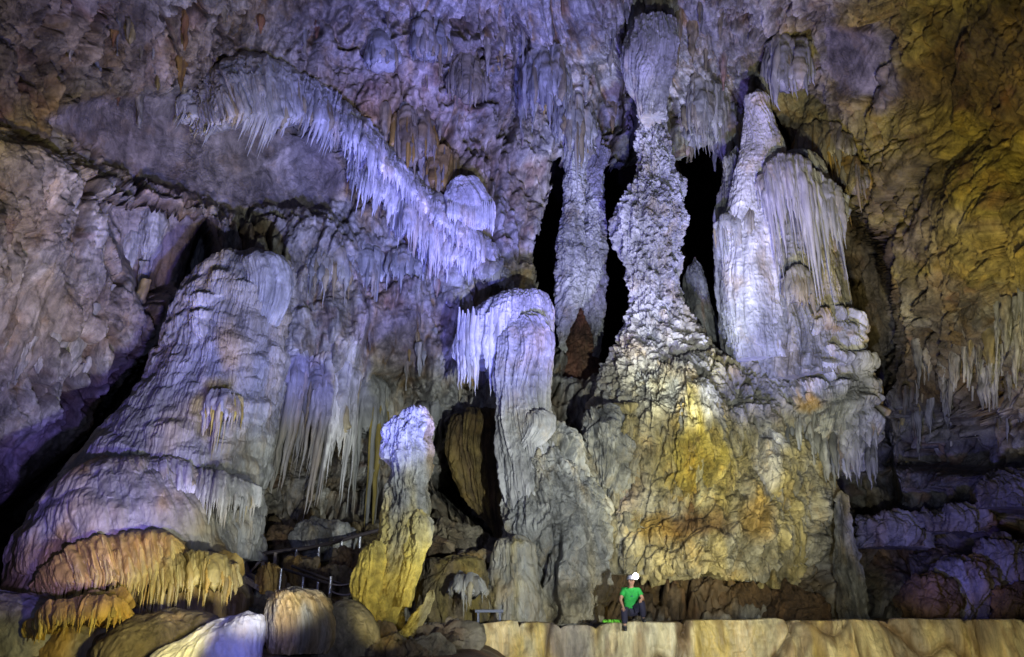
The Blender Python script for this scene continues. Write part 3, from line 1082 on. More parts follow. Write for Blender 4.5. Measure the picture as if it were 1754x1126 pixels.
# aprons on the mound (top line, bottom line, distance)
def on(rows, Yc, dr, line):
    return float(np.mean([front(rows, Yc, x, y, dr) for x, y in line]))
for nm, top, bot, Ya, bl, nf, Lp, rp, cs, sd in [
    ('amber_apron', [(62, 1000), (95, 950), (160, 915), (240, 905), (312, 918)], [(72, 1028), (110, 1012), (170, 990), (250, 985), (318, 985)], 15.6, 0.24, 130, 78, 3.8, AMB, 1),
    ('amber_apron', [(250, 965), (300, 950), (350, 948), (400, 958)], [(262, 1010), (300, 1000), (350, 995), (402, 1005)], 15.55, 0.22, 60, 70, 3.4, (OCH * 0.5, YELL * 0.5 + TAN * 0.5, OCH, 0.3), 2),
    ('white_apron', [(225, 800), (270, 785), (330, 795), (390, 815), (442, 830)], [(232, 825), (275, 832), (335, 845), (388, 862), (438, 868)], 17.0, 0.45, 130, 62, 3.0, PAL, 5),
    ('pale_apron', [(335, 690), (372, 668), (405, 680)], [(335, 715), (370, 708), (408, 712)], 17.9, 0.4, 40, 75, 2.8, (TAN, PALE, YELL * 0.7, 0.3), 7),
]:
    hood(root, top, bot, bl, nf, Lp, rp, cs, Yt=Ya + bl + 0.35, Yb=Ya, seed=sd, name=nm, ns=150, nt=50, back=0.5, style=s_ribs(0.15, 0.10, 8, 0.06), t0=(0.1, 0.8))

# ---- low amber lobe in front of it
root = empty('flowstone_lobe', Wp(130, 1110, 15.3), 'low amber flowstone lobe with a drip skirt at the bottom left corner', 'flowstone')
mb = MB()
body(mb, [(1012, 140, 25), (1022, 140, 80), (1040, 135, 125), (1070, 130, 150), (1100, 130, 165), (1130, 130, 170)], 15.9, s_smooth(0.16), colr(GREY * 0.7, TAN * 0.85, OCH, 0.3, sc=0.6, seed=4), dr=0.6, nt=300, nv=120, seed=4)
mb.build('rounded_back', M_FLOW, root)
hood(root, [(55, 1060), (100, 1035), (160, 1026), (212, 1040)], [(62, 1085), (105, 1066), (160, 1058), (210, 1066)], 0.35, 90, 36, 3.0, AMB, Yt=14.75, Yb=14.35, seed=21, name='amber_apron', ns=130, nt=40, back=0.4)
thing_body('stone_boulder', [(1020, 20, 15), (1030, 15, 60), (1060, 5, 90), (1120, 0, 110)], 15.2, s_smooth(0.12), colr(GREY * 0.6, GREY, TAN, 0.2), M_ROCK,
           'dark smooth grey rock hump at the extreme bottom left edge beside the amber lobe', 'rock', nt=200, nv=100, dr=0.7)
thing_body('stone_boulder', [(1040, 300, 20), (1052, 300, 70), (1080, 290, 105), (1125, 280, 130)], 15.0, s_smooth(0.12), colr(BRN, TAN * 0.7, BRN, 0.2), M_ROCK,
           'flat brown rock hump between the amber lobe and the bright white mound', 'rock', nt=200, nv=80, dr=0.7)
# ---- bright mound and round boss
thing_body('calcite_mound', [(1046, 425, 8), (1051, 420, 26), (1064, 408, 44), (1086, 385, 66), (1110, 365, 84), (1140, 352, 95)], 14.0, s_smooth(0.08), colr(WHITE * 0.9, WHITE * 1.05, PALE, 0.08, sc=0.9, seed=5), M_SMOOTH,
           'smooth glowing white calcite mound on the cave floor left of the round stump', 'flowstone', nt=260, nv=140, dr=0.9, wob=0.08)
root = empty('stalagmite_stump', Wp(515, 1110, 14.6), 'round squat stalagmite stump with fine vertical streaks beside the white mound', 'stalagmite')
mb = MB()
body(mb, [(1004, 505, 14), (1010, 507, 34), (1024, 510, 50), (1045, 513, 60), (1075, 516, 65), (1100, 517, 62), (1118, 516, 54)], 14.8, s_ribs(0.07, 0.03, 6, 0.05), colr(TAN * 0.9, PALE * 1.1, OCH, 0.2, seed=6), nt=320, nv=220, wob=0.04, seed=6)
mb.build('streaked_dome', M_DRIP, root)
mb = MB()
body(mb, [(1028, 585, 12), (1040, 588, 34), (1065, 590, 50), (1100, 590, 58), (1125, 590, 60)], 15.1, s_smooth(0.08), colr(TAN * 0.7, TAN, BRN, 0.2, seed=7), nt=200, nv=120, seed=7)
mb.build('brown_shoulder', M_ROCK, root)

# ---- the yellow stalagmite
root = empty('stalagmite', Wp(660, 1095, 16), 'tall leaning stalagmite, grey-white head and bright yellow foot, standing alone beside the handrail', 'stalagmite')
ys = colr(GREY * 0.7, PALE * 1.15, TAN, 0.15, seed=8, spots=[(665, 1020, 110, 165, YELL * 1.0 + OCH * 0.15, 0.97), (690, 900, 60, 40, YELL * 0.8 + PALE * 0.2, 0.6), (740, 760, 18, 60, OCH * 0.7, 0.7)])
mb = MB()
body(mb, [(692, 716, 10), (700, 714, 24), (716, 706, 30), (740, 697, 41), (775, 696, 42), (805, 702, 35), (830, 700, 35), (860, 698, 41), (900, 693, 42), (940, 682, 44), (985, 668, 44), (1030, 655, 41), (1070, 650, 38), (1100, 648, 32)],
     16, s_pr(0.34, 0.15), ys, nt=360, nv=560, wob=0.10, seed=8)
mb.build('shaft', M_POP, root)
for nm, rows, Yp in [('side_prong', [(1010, 742, 5), (1022, 738, 9), (1045, 725, 11), (1070, 708, 14), (1095, 690, 18)], 15.6),
                     ('side_lobe', [(925, 600 + 45, 6), (945, 640, 20), (985, 632, 26), (1030, 628, 25), (1090, 635, 22)], 15.5),
                     ('side_lobe', [(872, 722, 6), (890, 722, 18), (930, 715, 20), (980, 702, 18), (1040, 690, 14)], 15.6)]:
    mb = MB()
    body(mb, rows, Yp, s_pr(0.24, 0.09), ys, nt=140, nv=180, seed=9 + rows[0][0] % 7)
    mb.build(nm, M_POP, root)

# ---- tall central column
root = empty('column', Wp(1130, 760, 24), 'tall knobbly white column rising from the massif to the cave roof in front of the black gaps', 'column')
mb = MB()
body(mb, [(182, 1118, 18), (200, 1118, 22), (250, 1121, 30), (296, 1126, 37), (325, 1122, 48), (360, 1112, 60), (400, 1110, 60), (435, 1114, 55), (480, 1122, 51), (530, 1126, 52), (560, 1130, 62), (600, 1134, 82),
          (645, 1136, 104), (700, 1132, 124), (770, 1128, 140), (830, 1125, 120), (900, 1125, 60)], 23.4, s_pop(0.62, 0.34),
     colr(GREY * 0.9, WHITE * 1.05, TAN, 0.1, bot=YELL * 0.6 + PALE * 0.35, split=0.68, soft=0.2, seed=10), dr=0.7, nt=460, nv=1000, wob=0.08, seed=10, yb=24.6, cap=0.01)
mb.build('knobbly_shaft', M_POP, root)
mb = MB()
body(mb, [(40, 1120, 40), (60, 1118, 44), (85, 1115, 49), (112, 1113, 48), (140, 1114, 38), (165, 1116, 28), (190, 1117, 24), (205, 1118, 20)], 22.7, s_ribs(0.20, 0.16, 9, 0.05), colr(PALE * 0.9, WHITE, TAN, 0.08, seed=11), nt=260, nv=260, wob=0.05, seed=11)
mb.build('ribbed_bulb', M_FLOW, root)
# ---- slender twin columns
for rows, Yc, lab in [([(262, 992, 32), (285, 986, 22), (330, 984, 19), (370, 980, 19), (410, 978, 23), (450, 980, 27), (500, 978, 26), (530, 972, 22), (560, 966, 14), (605, 962, 6)], 26.6, 'slender ringed column left of the tall knobbly one, next to the leftmost black gap'),
                      ([(262, 1020, 26), (300, 1016, 18), (345, 1017, 18), (390, 1016, 22), (430, 1010, 30), (480, 1008, 30), (520, 1016, 22), (560, 1022, 12), (612, 1022, 5)], 27.0, 'slender column tapering to a point against the second black gap')]:
    thing_body('slender_column', rows, Yc, s_pop(0.3, 0.14), colr(GREY, PALE * 1.15, TAN, 0.08, seed=12), M_POP, lab, 'column', nt=160, nv=480, wob=0.12, seed=int(rows[0][1]) % 9, cap=0)
thing_body('rock_column', [(440, 1190, 6), (460, 1190, 16), (520, 1196, 22), (600, 1205, 28), (660, 1210, 30)], 26.0, s_ribs(0.2, 0.1, 6, 0.1), colr(GREY * 0.7, GREY, RUST, 0.1), M_ROCK,
           'short dull pinkish rock column behind the right side of the tall knobbly column', 'column', nt=120, nv=200)
thing_body('rock_column', [(500, 1000, 6), (520, 1002, 16), (570, 995, 28), (620, 990, 40), (680, 985, 50)], 27.6, s_rock(0.15, 0.5), colr(BRN, RUST * 0.8, BRN, 0.3), M_ROCK,
           'dark reddish brown rock spur behind the foot of the slender columns', 'rock', nt=120, nv=160)

# ---- right hand column group
root = empty('draped_column', Wp(1400, 860, 23.5), 'massive draped column with a smooth lavender spire on top and stacked tiers below, right of the wide black gap', 'column')
mb = MB()
body(mb, [(152, 1297, 8), (162, 1297, 18), (190, 1299, 24), (220, 1304, 30), (250, 1308, 38), (290, 1304, 44), (340, 1298, 50), (400, 1292, 54), (470, 1290, 50), (560, 1300, 50), (620, 1310, 50)], 23.0, s_ribs(0.32, 0.09, 5, 0.03),
     colr(PALE * 1.1, WHITE * 1.1, PALE, 0.1, seed=13), dr=0.7, nt=280, nv=520, wob=0.06, seed=13, cap=0.03)
mb.build('smooth_spire', M_SMOOTH, root)
mb = MB()
body(mb, [(258, 1352, 16), (275, 1356, 40), (310, 1360, 56), (380, 1364, 70), (450, 1368, 74), (520, 1375, 80), (580, 1385, 90), (660, 1385, 100)], 23.4, s_ribs(0.24, 0.16, 9, 0.10), colr(GREY * 0.75, PALE, TAN, 0.18, seed=14), dr=0.8, nt=380, nv=520, wob=0.07, seed=14)
mb.build('fluted_core', M_FLOW, root)
mb = MB()
body(mb, [(250, 1262, 12), (280, 1262, 22), (340, 1265, 34), (420, 1270, 44), (500, 1280, 50), (570, 1290, 54), (640, 1300, 60)], 23.8, s_ribs(0.2, 0.12, 7, 0.12), colr(GREY * 0.8, PALE * 0.9, TAN, 0.18, seed=15), dr=0.8, nt=200, nv=320, wob=0.1, seed=15)
mb.build('left_flank', M_FLOW, root)
mb = MB()
body(mb, [(528, 1412, 16), (545, 1414, 44), (575, 1414, 62), (595, 1412, 56), (605, 1412, 60), (630, 1418, 72), (650, 1420, 68), (662, 1422, 76), (695, 1424, 84), (730, 1424, 80), (770, 1418, 76), (810, 1410, 60)], 22.9,
     s_tiers(0.8, 0.55, 0.34, 0.12, 0.09), colr(GREY * 0.7, PALE * 1.25, OCH * 0.8, 0.24, seed=2, spots=[(1385, 690, 22, 16, OCH, 0.9), (1440, 560, 20, 12, OCH * 0.8, 0.6), (1340, 690, 30, 40, TAN, 0.5)]), dr=0.9, nt=420, nv=460, wob=0.10, seed=22, cap=0.08, yb=23.4)
mb.build('tiered_foot', M_FLOW, root)
mb = MB()
nf = 80
xs = RNG.uniform(1345, 1500, nf); ys_ = RNG.uniform(735, 800, nf)
fringe(mb, Wp(xs, ys_ - 30, 22.4 + 0 * xs), Wp(xs, ys_, 22.1 + 0.6 * RNG.rand(nf)), mpp(760, 22) * (8 + 42 * RNG.rand(nf)), mpp(760, 22) * (3 + 4 * RNG.rand(nf)), np.where(RNG.rand(nf, 1) < 0.6, PALE * 0.8, GREY * 0.7), seed=8)
mb.build('drip_fringe', M_DRIP, root)
for top, bot, Ya, bl, nf, Lp, rp, cs, sd, nm in [
    ([(1300, 300), (1325, 268), (1360, 262), (1400, 290)], [(1305, 340), (1330, 330), (1370, 330), (1410, 345)], 21.7, 0.6, 60, 230, 4.2, (PALE * 0.8, WHITE * 0.85, PALE, 0.1), 31, 'organ_pipe_drapery'),
    ([(1380, 330), (1410, 300), (1445, 330)], [(1385, 370), (1415, 365), (1445, 380)], 22.1, 0.4, 36, 170, 4.0, (GREY, PALE * 1.1, TAN, 0.1), 32, 'organ_pipe_drapery'),
    ([(1230, 380), (1262, 350), (1300, 360)], [(1232, 410), (1262, 395), (1300, 400)], 22.6, 0.3, 36, 130, 3.6, (GREY, PALE, TAN, 0.1), 33, 'organ_pipe_drapery'),
    ([(1345, 470), (1368, 450), (1388, 470)], [(1348, 510), (1368, 508), (1388, 510)], 21.9, 0.3, 14, 60, 4.0, (TAN, PALE, OCH, 0.2), 34, 'rounded_drapery')]:
    hood(root, top, bot, bl, nf, Lp, rp, cs, Yt=Ya + bl, Yb=Ya, seed=sd, name=nm, ns=120, nt=50, back=0.5)

# ---- massif under the columns
root = empty('rock_massif', Wp(1205, 1010, 23), 'great yellow-stained rock massif carrying the columns above the dark low alcove', 'rock')
mb = MB()
body(mb, [(625, 1190, 90), (650, 1195, 140), (700, 1200, 175), (760, 1208, 192), (850, 1210, 200), (930, 1206, 194), (960, 1204, 184), (978, 1202, 168), (988, 1200, 130)], 24.2, s_rr(0.42, 1.1, 0.45),
     colr(TAN * 0.4 + OLIVE * 0.2, TAN * 0.35 + PALE * 0.75, YELL * 0.4 + TAN * 0.4, 0.28, sc=0.5, vst=0.6, seed=16, spots=[(1190, 790, 55, 60, YELL * 0.95, 0.85), (1110, 670, 90, 50, PALE, 0.6), (1300, 700, 80, 60, GREY, 0.7), (1190, 715, 40, 50, OCH * 1.1, 0.8), (1130, 910, 60, 26, OCH * 0.7, 0.85), (1195, 895, 60, 22, BRN * 1.6, 0.9), (1060, 830, 40, 60, RUST, 0.5), (1300, 880, 22, 40, OCH * 0.8, 0.8), (1322, 775, 16, 55, WHITE * 1.1, 0.9), (1170, 760, 130, 90, YELL * 0.45 + TAN * 0.35, 0.5), (1150, 960, 80, 30, TAN * 1.2, 0.5), (1180, 830, 40, 40, WHITE * np.array((1, 0.95, 0.6)), 0.8)]), dr=0.62, nt=720, nv=640, wob=0.05, seed=16, yb=23.2, cap=0.02)
mb.build('rock_face', M_ROCK, root)
mb = MB()
body(mb, [(690, 1035, 10), (710, 1035, 30), (760, 1040, 44), (810, 1045, 40), (850, 1050, 24), (880, 1055, 8)], 22.3, s_tiers(0.5, 0.5, 0.2, 0.1, 0.06), colr(GREY * 0.8, PALE, OLIVE, 0.3), nt=180, nv=180, seed=3)
mb.build('drip_boss', M_ROCK, root)
_mc = colr(TAN * 0.4 + OLIVE * 0.2, TAN * 0.35 + PALE * 0.75, YELL * 0.4 + TAN * 0.4, 0.28, sc=0.6, vst=0.5, seed=26, spots=[(1190, 790, 60, 70, YELL * 0.95, 0.9), (1322, 775, 16, 55, WHITE * 1.1, 0.9), (1190, 865, 40, 18, BRN * 2, 0.8)])
for rows, yc, sd in [([(690, 1078, 12), (740, 1072, 30), (820, 1066, 38), (920, 1064, 42), (985, 1066, 36)], 22.3, 1),
                     ([(735, 1316, 12), (790, 1322, 34), (880, 1332, 52), (960, 1330, 58), (1010, 1322, 48)], 22.3, 2),
                     ([(650, 1190, 16), (700, 1195, 36), (770, 1195, 52), (820, 1192, 50), (860, 1188, 34), (885, 1186, 14)], 22.0, 3),
                     ([(700, 1255, 10), (760, 1252, 22), (850, 1256, 26), (940, 1262, 24), (990, 1264, 16)], 22.0, 4)]:
    mb = MB()
    body(mb, rows, yc, s_rr(0.22, 0.8, 0.3, 0.22), _mc, nt=200, nv=300, wob=0.14, seed=sd + 40, dr=0.8)
    mb.build('buttress_fold', M_ROCK, root)
# ---- central buttress
root = empty('rock_buttress', Wp(950, 1065, 21), 'grey-lavender rock buttress between the dark ribbed drapery and the yellow massif', 'rock')
mb = MB()
body(mb, [(720, 945, 20), (745, 945, 42), (790, 945, 62), (830, 950, 78), (880, 954, 90), (950, 952, 92), (1000, 956, 86), (1068, 958, 80)], 21.9, s_rr(0.28, 0.9, -0.3, 0.24), colr(GREY * 0.9, PALE * 1.15, TAN, 0.18, bot=TAN * 0.9, split=0.85, soft=0.15, seed=17), dr=0.7,
     nt=420, nv=520, wob=0.07, seed=17, yb=20.8)
mb.build('rock_face', M_ROCK, root)
mb = MB()
body(mb, [(700, 925, 12), (710, 927, 24), (728, 928, 28), (748, 922, 26), (768, 910, 18), (785, 900, 8)], 21.3, s_ribs(0.12, 0.08, 5, 0.06), colr(PALE, WHITE * 1.1, TAN, 0.1), nt=140, nv=120, seed=4)
mb.build('white_knob', M_SMOOTH, root)
thing_body('stalagmite_boss', [(916, 885, 12), (924, 885, 26), (950, 882, 38), (985, 878, 46), (1030, 876, 52), (1068, 876, 56)], 19.6, s_tiers(0.5, 0.5, 0.12, 0.1, 0.04), colr(GREY, TAN * 1.1, YELL * 0.6, 0.2, seed=18), M_FLOW,
           'round-topped grey stalagmite boss leaning against the buttress, next to the small bench', 'stalagmite', nt=240, nv=240, seed=18)
root = empty('flowstone_block', Wp(775, 1060, 18.8), 'squat dark green-brown block with a white drip cascade on its front, left of the bench', 'rock')
mb = MB()
body(mb, [(950, 775, 20), (958, 776, 44), (980, 776, 56), (1020, 775, 60), (1066, 775, 64)], 19.2, s_rock(0.14, 0.8, 0.2), colr(BRN, TAN * 0.6, OLIVE, 0.3), nt=220, nv=180, dr=0.8, seed=19)
mb.build('block', M_ROCK, root)
hood(root, [(778, 992), (795, 982), (822, 992)], [(772, 1015), (795, 1012), (824, 1016)], 0.25, 26, 44, 3.4, (TAN * 0.6, PALE * 0.85, TAN, 0.2), Yt=18.35, Yb=18.1, seed=51, name='white_cascade', ns=90, nt=40, back=0.3)

# ---- dark ribbed drapery and its hanging tip
thing_body('hanging_drapery', [(700, 822, 30), (725, 820, 46), (770, 816, 50), (820, 824, 42), (870, 838, 28), (905, 850, 17), (935, 858, 6)], 23.6, s_ribs(0.26, 0.2, 12, 0.10), colr(BRN * 0.9, OLIVE * 0.7 + BRN * 0.4, DRK, 0.3, seed=20), M_ROCK,
           'dark olive-brown ribbed drapery narrowing to a hanging point behind the yellow stalagmite', 'drapery', nt=220, nv=320, dr=0.7, wob=0.06, seed=20)

# ---- white jellyfish curtain
root = empty('jellyfish_curtain', Wp(880, 740, 23.2), 'bright white jellyfish-shaped flowstone curtain with long hanging drips in the middle of the wall', 'drapery')
JB = [(501, 898, 14), (506, 896, 34), (518, 888, 54), (540, 876, 70), (570, 866, 80), (600, 862, 84), (615, 862, 80), (625, 862, 60)]
mb = MB()
body(mb, JB, 23.4, s_ribs(0.16, 0.09, 12, 0.05), colr(PALE * 1.1, WHITE * 1.2, PALE, 0.1, seed=21), dr=0.75, nt=340, nv=220, wob=0.03, seed=21, cap=0.05)
mb.build('rounded_hood', M_SMOOTH, root)
mb = MB()
body(mb, [(528, 900, 14), (545, 902, 34), (575, 902, 46), (610, 900, 50), (650, 895, 50), (690, 896, 46), (735, 898, 48), (790, 905, 54), (850, 915, 50), (900, 925, 30)], 22.75, s_ribs(0.22, 0.15, 12, 0.04), colr(PALE * 0.9, WHITE * 1.15, PALE, 0.1, seed=22), dr=0.7, nt=280, nv=460, wob=0.07, seed=22, cap=0.05, yb=20.9)
mb.build('long_folds', M_SMOOTH, root)
fm = MB()
nf = 64
xs = 783 + (946 - 783) * np.sort(RNG.rand(nf))
lens = np.where(xs < 850, 15 + 60 * RNG.rand(nf), 10 + 60 * RNG.rand(nf))
Yd = np.array([front(JB, 23.4, x, 585, 0.75) for x in xs])
p0 = Wp(xs, 525 + 25 * RNG.rand(nf), Yd + 0.12)
p1 = Wp(xs, 606 + 0 * xs, Yd + 0.02)
fringe(fm, p0, p1, lens * mpp(650, 23), (3.0 + 4.5 * RNG.rand(nf)) * mpp(650, 23), np.where(RNG.rand(nf, 1) < 0.85, WHITE * 1.1, PALE), seed=5)
fm.build('drip_fringe', M_SMOOTH, root)

# ---- small mushroom shelf
root = empty('mushroom_shelf', Wp(805, 400, 24), 'small bright lavender mushroom-shaped flowstone shelf above the diagonal ledge', 'flowstone')
mb = MB()
MBR = [(304, 795, 10), (310, 796, 22), (325, 798, 32), (345, 802, 40), (365, 808, 40), (378, 815, 32), (388, 825, 18)]
body(mb, MBR, 24.1, s_ribs(0.16, 0.07, 10, 0.03), colr(PALE * 1.1, WHITE * 1.15, PALE, 0.05), nt=200, nv=140, seed=2, dr=0.8)
mb.build('rounded_cap', M_SMOOTH, root)
fm = MB()
xs = np.linspace(768, 844, 22)
fringe(fm, Wp(xs, 345 + 0 * xs, 23.55 + 0 * xs), Wp(xs, 365 + (xs - 768) * 0.25, 23.4 + 0 * xs), mpp(370, 23.5) * (8 + 16 * RNG.rand(22)), mpp(370, 23.5) * (2 + 2 * RNG.rand(22)), PALE * 1.2, seed=6)
fm.build('drip_fringe', M_DRIP, root)

# ---- the diagonal ledge of draperies, each apron a thing
VP = (PALE * 0.9, WHITE * 1.05, TAN, 0.15)
VW = (PALE * 1.1, WHITE * 1.25, PALE, 0.1)
def apron(label, top, bot, bulge, nf, Lp, rp, cs, sd, grp=None, cat='drapery', name='flowstone_apron', **kw):
    mid_ = bot[len(bot) // 2]
    r = empty(name, Wp(mid_[0], mid_[1], float(Yw(mid_[0], mid_[1])) - bulge * 0.5), label, cat, grp)
    hood(r, top, bot, bulge, nf, Lp, rp, cs, seed=sd, name='ribbed_apron', **kw)
    return r
LG = 'flowstone aprons along the diagonal ledge'
apron('broad domed flowstone hood with a long drip fringe, topmost on the diagonal ledge', [(325, 190), (345, 130), (390, 90), (450, 78), (510, 100), (560, 150), (590, 190)],
      [(335, 215), (375, 205), (430, 200), (480, 205), (530, 215), (570, 222), (600, 225)], 1.7, 230, 74, 3.8, (PALE * 0.95, WHITE * 1.0, TAN, 0.2), 61, LG, ns=300, nt=120, t0=(0.2, 0.85), lean=-0.2)
apron('narrow leaning drapery at the left end of the domed hood, above the smooth mauve panel', [(305, 165), (330, 160), (352, 175)], [(312, 200), (330, 200), (350, 208)], 0.9, 26, 40, 3.0, VP, 62, LG, lean=-0.3)
apron('long continuous pale band of flowstone with hanging fringes, running down to the jellyfish curtain', [(540, 120), (585, 160), (640, 215), (690, 275), (750, 325), (815, 385), (868, 445)],
      [(545, 190), (590, 228), (640, 275), (690, 325), (750, 378), (815, 430), (872, 488)], 1.9, 230, 50, 3.6, VW, 60, LG, ns=420, nt=100, t0=(0.25, 0.85))
apron('fringed apron where the ledge bends down, just right of the domed hood', [(560, 165), (600, 195), (640, 240), (672, 275)], [(555, 205), (590, 240), (630, 285), (668, 325)], 1.3, 90, 46, 3.2, VP, 63, LG, ns=180, lean=-0.15)
apron('lavender ribbed apron ending in long spikes, middle of the diagonal ledge', [(600, 250), (640, 255), (680, 290), (692, 330)], [(600, 300), (632, 325), (665, 350), (690, 385)], 1.5, 80, 60, 3.4, VW, 64, LG, ns=180, lean=-0.1)
apron('tall pale curtain of long straight drips below the bend of the ledge', [(680, 310), (710, 290), (745, 325), (765, 365)], [(672, 390), (705, 400), (745, 410), (775, 425)], 1.8, 100, 70, 3.4, VW, 65, LG, ns=200, nt=90)
apron('white stubby-dripped apron above the reddish hollow', [(740, 350), (780, 380), (820, 410), (850, 440)], [(715, 430), (755, 440), (795, 445), (830, 455)], 1.7, 90, 50, 3.6, VW, 66, LG, ns=200, nt=90)
apron('small shell-like fold at the lower end of the ledge, just above the jellyfish curtain', [(820, 440), (850, 440), (878, 475)], [(815, 470), (840, 478), (872, 492)], 1.6, 34, 14, 2.6, VP, 67, LG)
# ---- leaning draperies left of centre
DG = 'long blue-lit draperies right of the big mound'
apron('long blue-lit drapery with dark gaps, nearest the big left mound', [(492, 590), (512, 575), (532, 600)], [(492, 660), (508, 665), (528, 680)], 0.9, 40, 230, 5.0, VP, 71, DG, lean=-0.1)
apron('long blue-lit drapery ending in a thick cluster of pale spikes, second from the mound', [(530, 610), (552, 590), (575, 615)], [(528, 700), (548, 710), (572, 715)], 1.2, 46, 200, 5.0, VP, 72, DG, lean=-0.1)
apron('bright fringed drapery at the right of the group, over the dark hollow by the handrail', [(570, 625), (592, 610), (618, 640)], [(562, 730), (585, 740), (612, 735)], 1.1, 40, 170, 4.6, VP, 73, DG, lean=-0.05)
apron('dull ribbed drapery hanging just left of the yellow stalagmite head', [(615, 640), (640, 630), (665, 660)], [(612, 740), (635, 750), (660, 740)], 0.8, 34, 150, 4.2, (GREY * 0.7, GREY * 1.2, OLIVE, 0.2), 74, DG)
# ---- ribbed shields on the upper wall
for k, (x, y, wd, hg, Lp, lab) in enumerate([(655, 55, 22, 60, 20, 'small ribbed shield with dark grooves high on the wall above the domed hood'),
                                   (735, 30, 30, 60, 60, 'ragged drapery at the top edge of the photo left of centre'),
                                   (800, 90, 26, 70, 60, 'hanging drapery over an ochre patch on the upper wall'),
                                   (935, 80, 36, 90, 70, 'wide grey drapery left of the long dark cleft near the roof'),
                                   (985, 150, 30, 90, 90, 'lavender drapery hanging above the slender columns'),
                                   (1210, 130, 34, 90, 70, 'grey drapery between the column bulb and the lavender spire'),
                                   (1195, 190, 22, 50, 60, 'short fringe hanging into the top of the wide black gap'),
                                   (1245, 170, 24, 80, 80, 'narrow curtain touching the left side of the lavender spire'),
                                   (1350, 60, 34, 90, 60, 'knobbly dull drapery above and right of the lavender spire'),
                                   (1410, 215, 46, 50, 60, 'brown fringed shelf right of the lavender spire'),
                                   (1450, 270, 36, 50, 60, 'olive fringed shelf at the edge of the smooth right wall'),
                                   (705, 180, 34, 90, 60, 'rusty ribbed drapery above the bend of the diagonal ledge'),
                                   (760, 260, 30, 60, 60, 'ochre ribbed drapery directly above the mushroom shelf'),
                                   (690, 430, 30, 40, 60, 'pale drapery at the left of the reddish hollow'),
                                   (625, 420, 26, 60, 90, 'tan drapery in the pale wall left of the reddish hollow'),
                                   (560, 430, 40, 50, 80, 'broad tan drapery right above the blue-lit draperies'),
                                   (815, 620, 22, 40, 60, 'brown fluted drapery under the left rim of the jellyfish curtain'),
                                   (745, 690, 24, 40, 60, 'short grey drapery over the head of the yellow stalagmite')]):
    yel = 'ochre' in lab or 'rusty' in lab or 'brown' in lab or 'olive' in lab
    cs = (GREY * 0.6 + BRN * 0.4, TAN * 0.9, OCH * 0.7, 0.32) if yel else (GREY * 0.7, PALE * 1.05, TAN * 0.8, 0.15)
    apron(lab, [(x - wd, y + 10), (x, y - 8), (x + wd, y + 12)], [(x - wd * 1.02, y + hg * 0.8), (x, y + hg), (x + wd, y + hg * 0.85)], 0.8, int(wd * 0.9), Lp, 4.2, cs, 80 + k, ns=110, nt=60, cat='drapery',
          name='wall_drapery', style=s_ribs(0.2, 0.14, 5, 0.16))

# ---- single stalactites
def stal(px, py0, py1, hw, Y, colf, name, label, cat='stalactite', group=None, lean=0, nt=26, nv=70, sty=None, seed=0):
    rows = [(py0, px, hw * 0.9), (py0 + (py1 - py0) * 0.18, px + lean * 0.18, hw), (py0 + (py1 - py0) * 0.5, px + lean * 0.5, hw * 0.72), (py0 + (py1 - py0) * 0.8, px + lean * 0.8, hw * 0.36), (py1, px + lean, max(0.8, hw * 0.08))]
    mb = MB()
    body(mb, rows, Y, sty or s_ribs(0.10, 0.05, 4, 0.06), colf, nt=nt, nv=nv, wob=0.3, seed=seed, cap=0)
    org = Wp(px, py0, Y).tolist()
    return tag(mb.build(name, M_DRIP, origin=org), label, cat, group)
for x, y0, y1, hw, ln, lab in [(262, 365, 470, 26, -10, 'thick twisted stalactite hanging before the dark blue recess on the left'),
                               (228, 400, 520, 13, -22, 'long thin stalactite leaning left beside the thick twisted one'),
                               (248, 450, 570, 8, -14, 'threadlike stalactite hanging below the thick twisted one'),
                               (345, 365, 560, 15, -28, 'long tapering stalactite touching the shoulder of the big mound'),
                               (60, 300, 420, 20, -30, 'ochre rib of rock near the left edge of the photo'),
                               (120, 330, 470, 18, -40, 'pale leaning rib of rock left of the dark blue recess'),
                               (170, 420, 540, 12, -25, 'grey leaning rib under the pale rib at the left'),
                               (85, 560, 640, 22, -20, 'knobbly pink-lavender drip cluster low on the left wall'),
                               (130, 570, 660, 20, -25, 'knobbly pink-lavender drip beside the cluster low on the left wall'),
                               (40, 590, 660, 16, -15, 'small lavender drip by the left edge, low on the wall')]:
    Yc = float(Yw(x, (y0 + y1) / 2)) - 0.45
    stal(x, y0, y1, hw, Yc, colr(GREY * 0.8, PALE * 1.05 if 'ochre' not in lab else OCH, TAN, 0.2, seed=int(x) % 7), 'stalactite', lab, lean=ln, nt=90, nv=200, seed=int(x) % 11)

def scatter(n, xr, yfun, lr, hwr, cs, label, group, off=0.5, lean=0, cond=None):
    k = 0
    while k < n:
        x = RNG.uniform(*xr)
        y = yfun(x)
        if cond is not None and not cond(x, y):
            continue
        L = lr[0] + (lr[1] - lr[0]) * RNG.rand() ** 1.8
        stal(x, y, y + L, (hwr[0] + (hwr[1] - hwr[0]) * RNG.rand() ** 1.3) * (0.8 + 0.4 * L / lr[1]), float(Yw(x, y + L * 0.3)) - off * RNG.uniform(0.4, 1.2), cs[k % len(cs)], 'stalactite', label, group=group, lean=lean * L, seed=k % 13, nt=16, nv=40)
        k += 1
cA = [colr(GREY * 0.8, PALE, TAN, 0.15), colr(GREY * 0.7, PALE * 0.9, RUST, 0.15), colr(TAN * 0.6, TAN, OCH, 0.2)]
scatter(58, (600, 1260), lambda x: RNG.uniform(-20, 230), (40, 120), (4, 11), cA, 'grey-lavender stalactite crowded on the upper wall under the roof', 'stalactites crowding the upper wall',
        cond=lambda x, y: not (1060 < x < 1170 and y > 20))
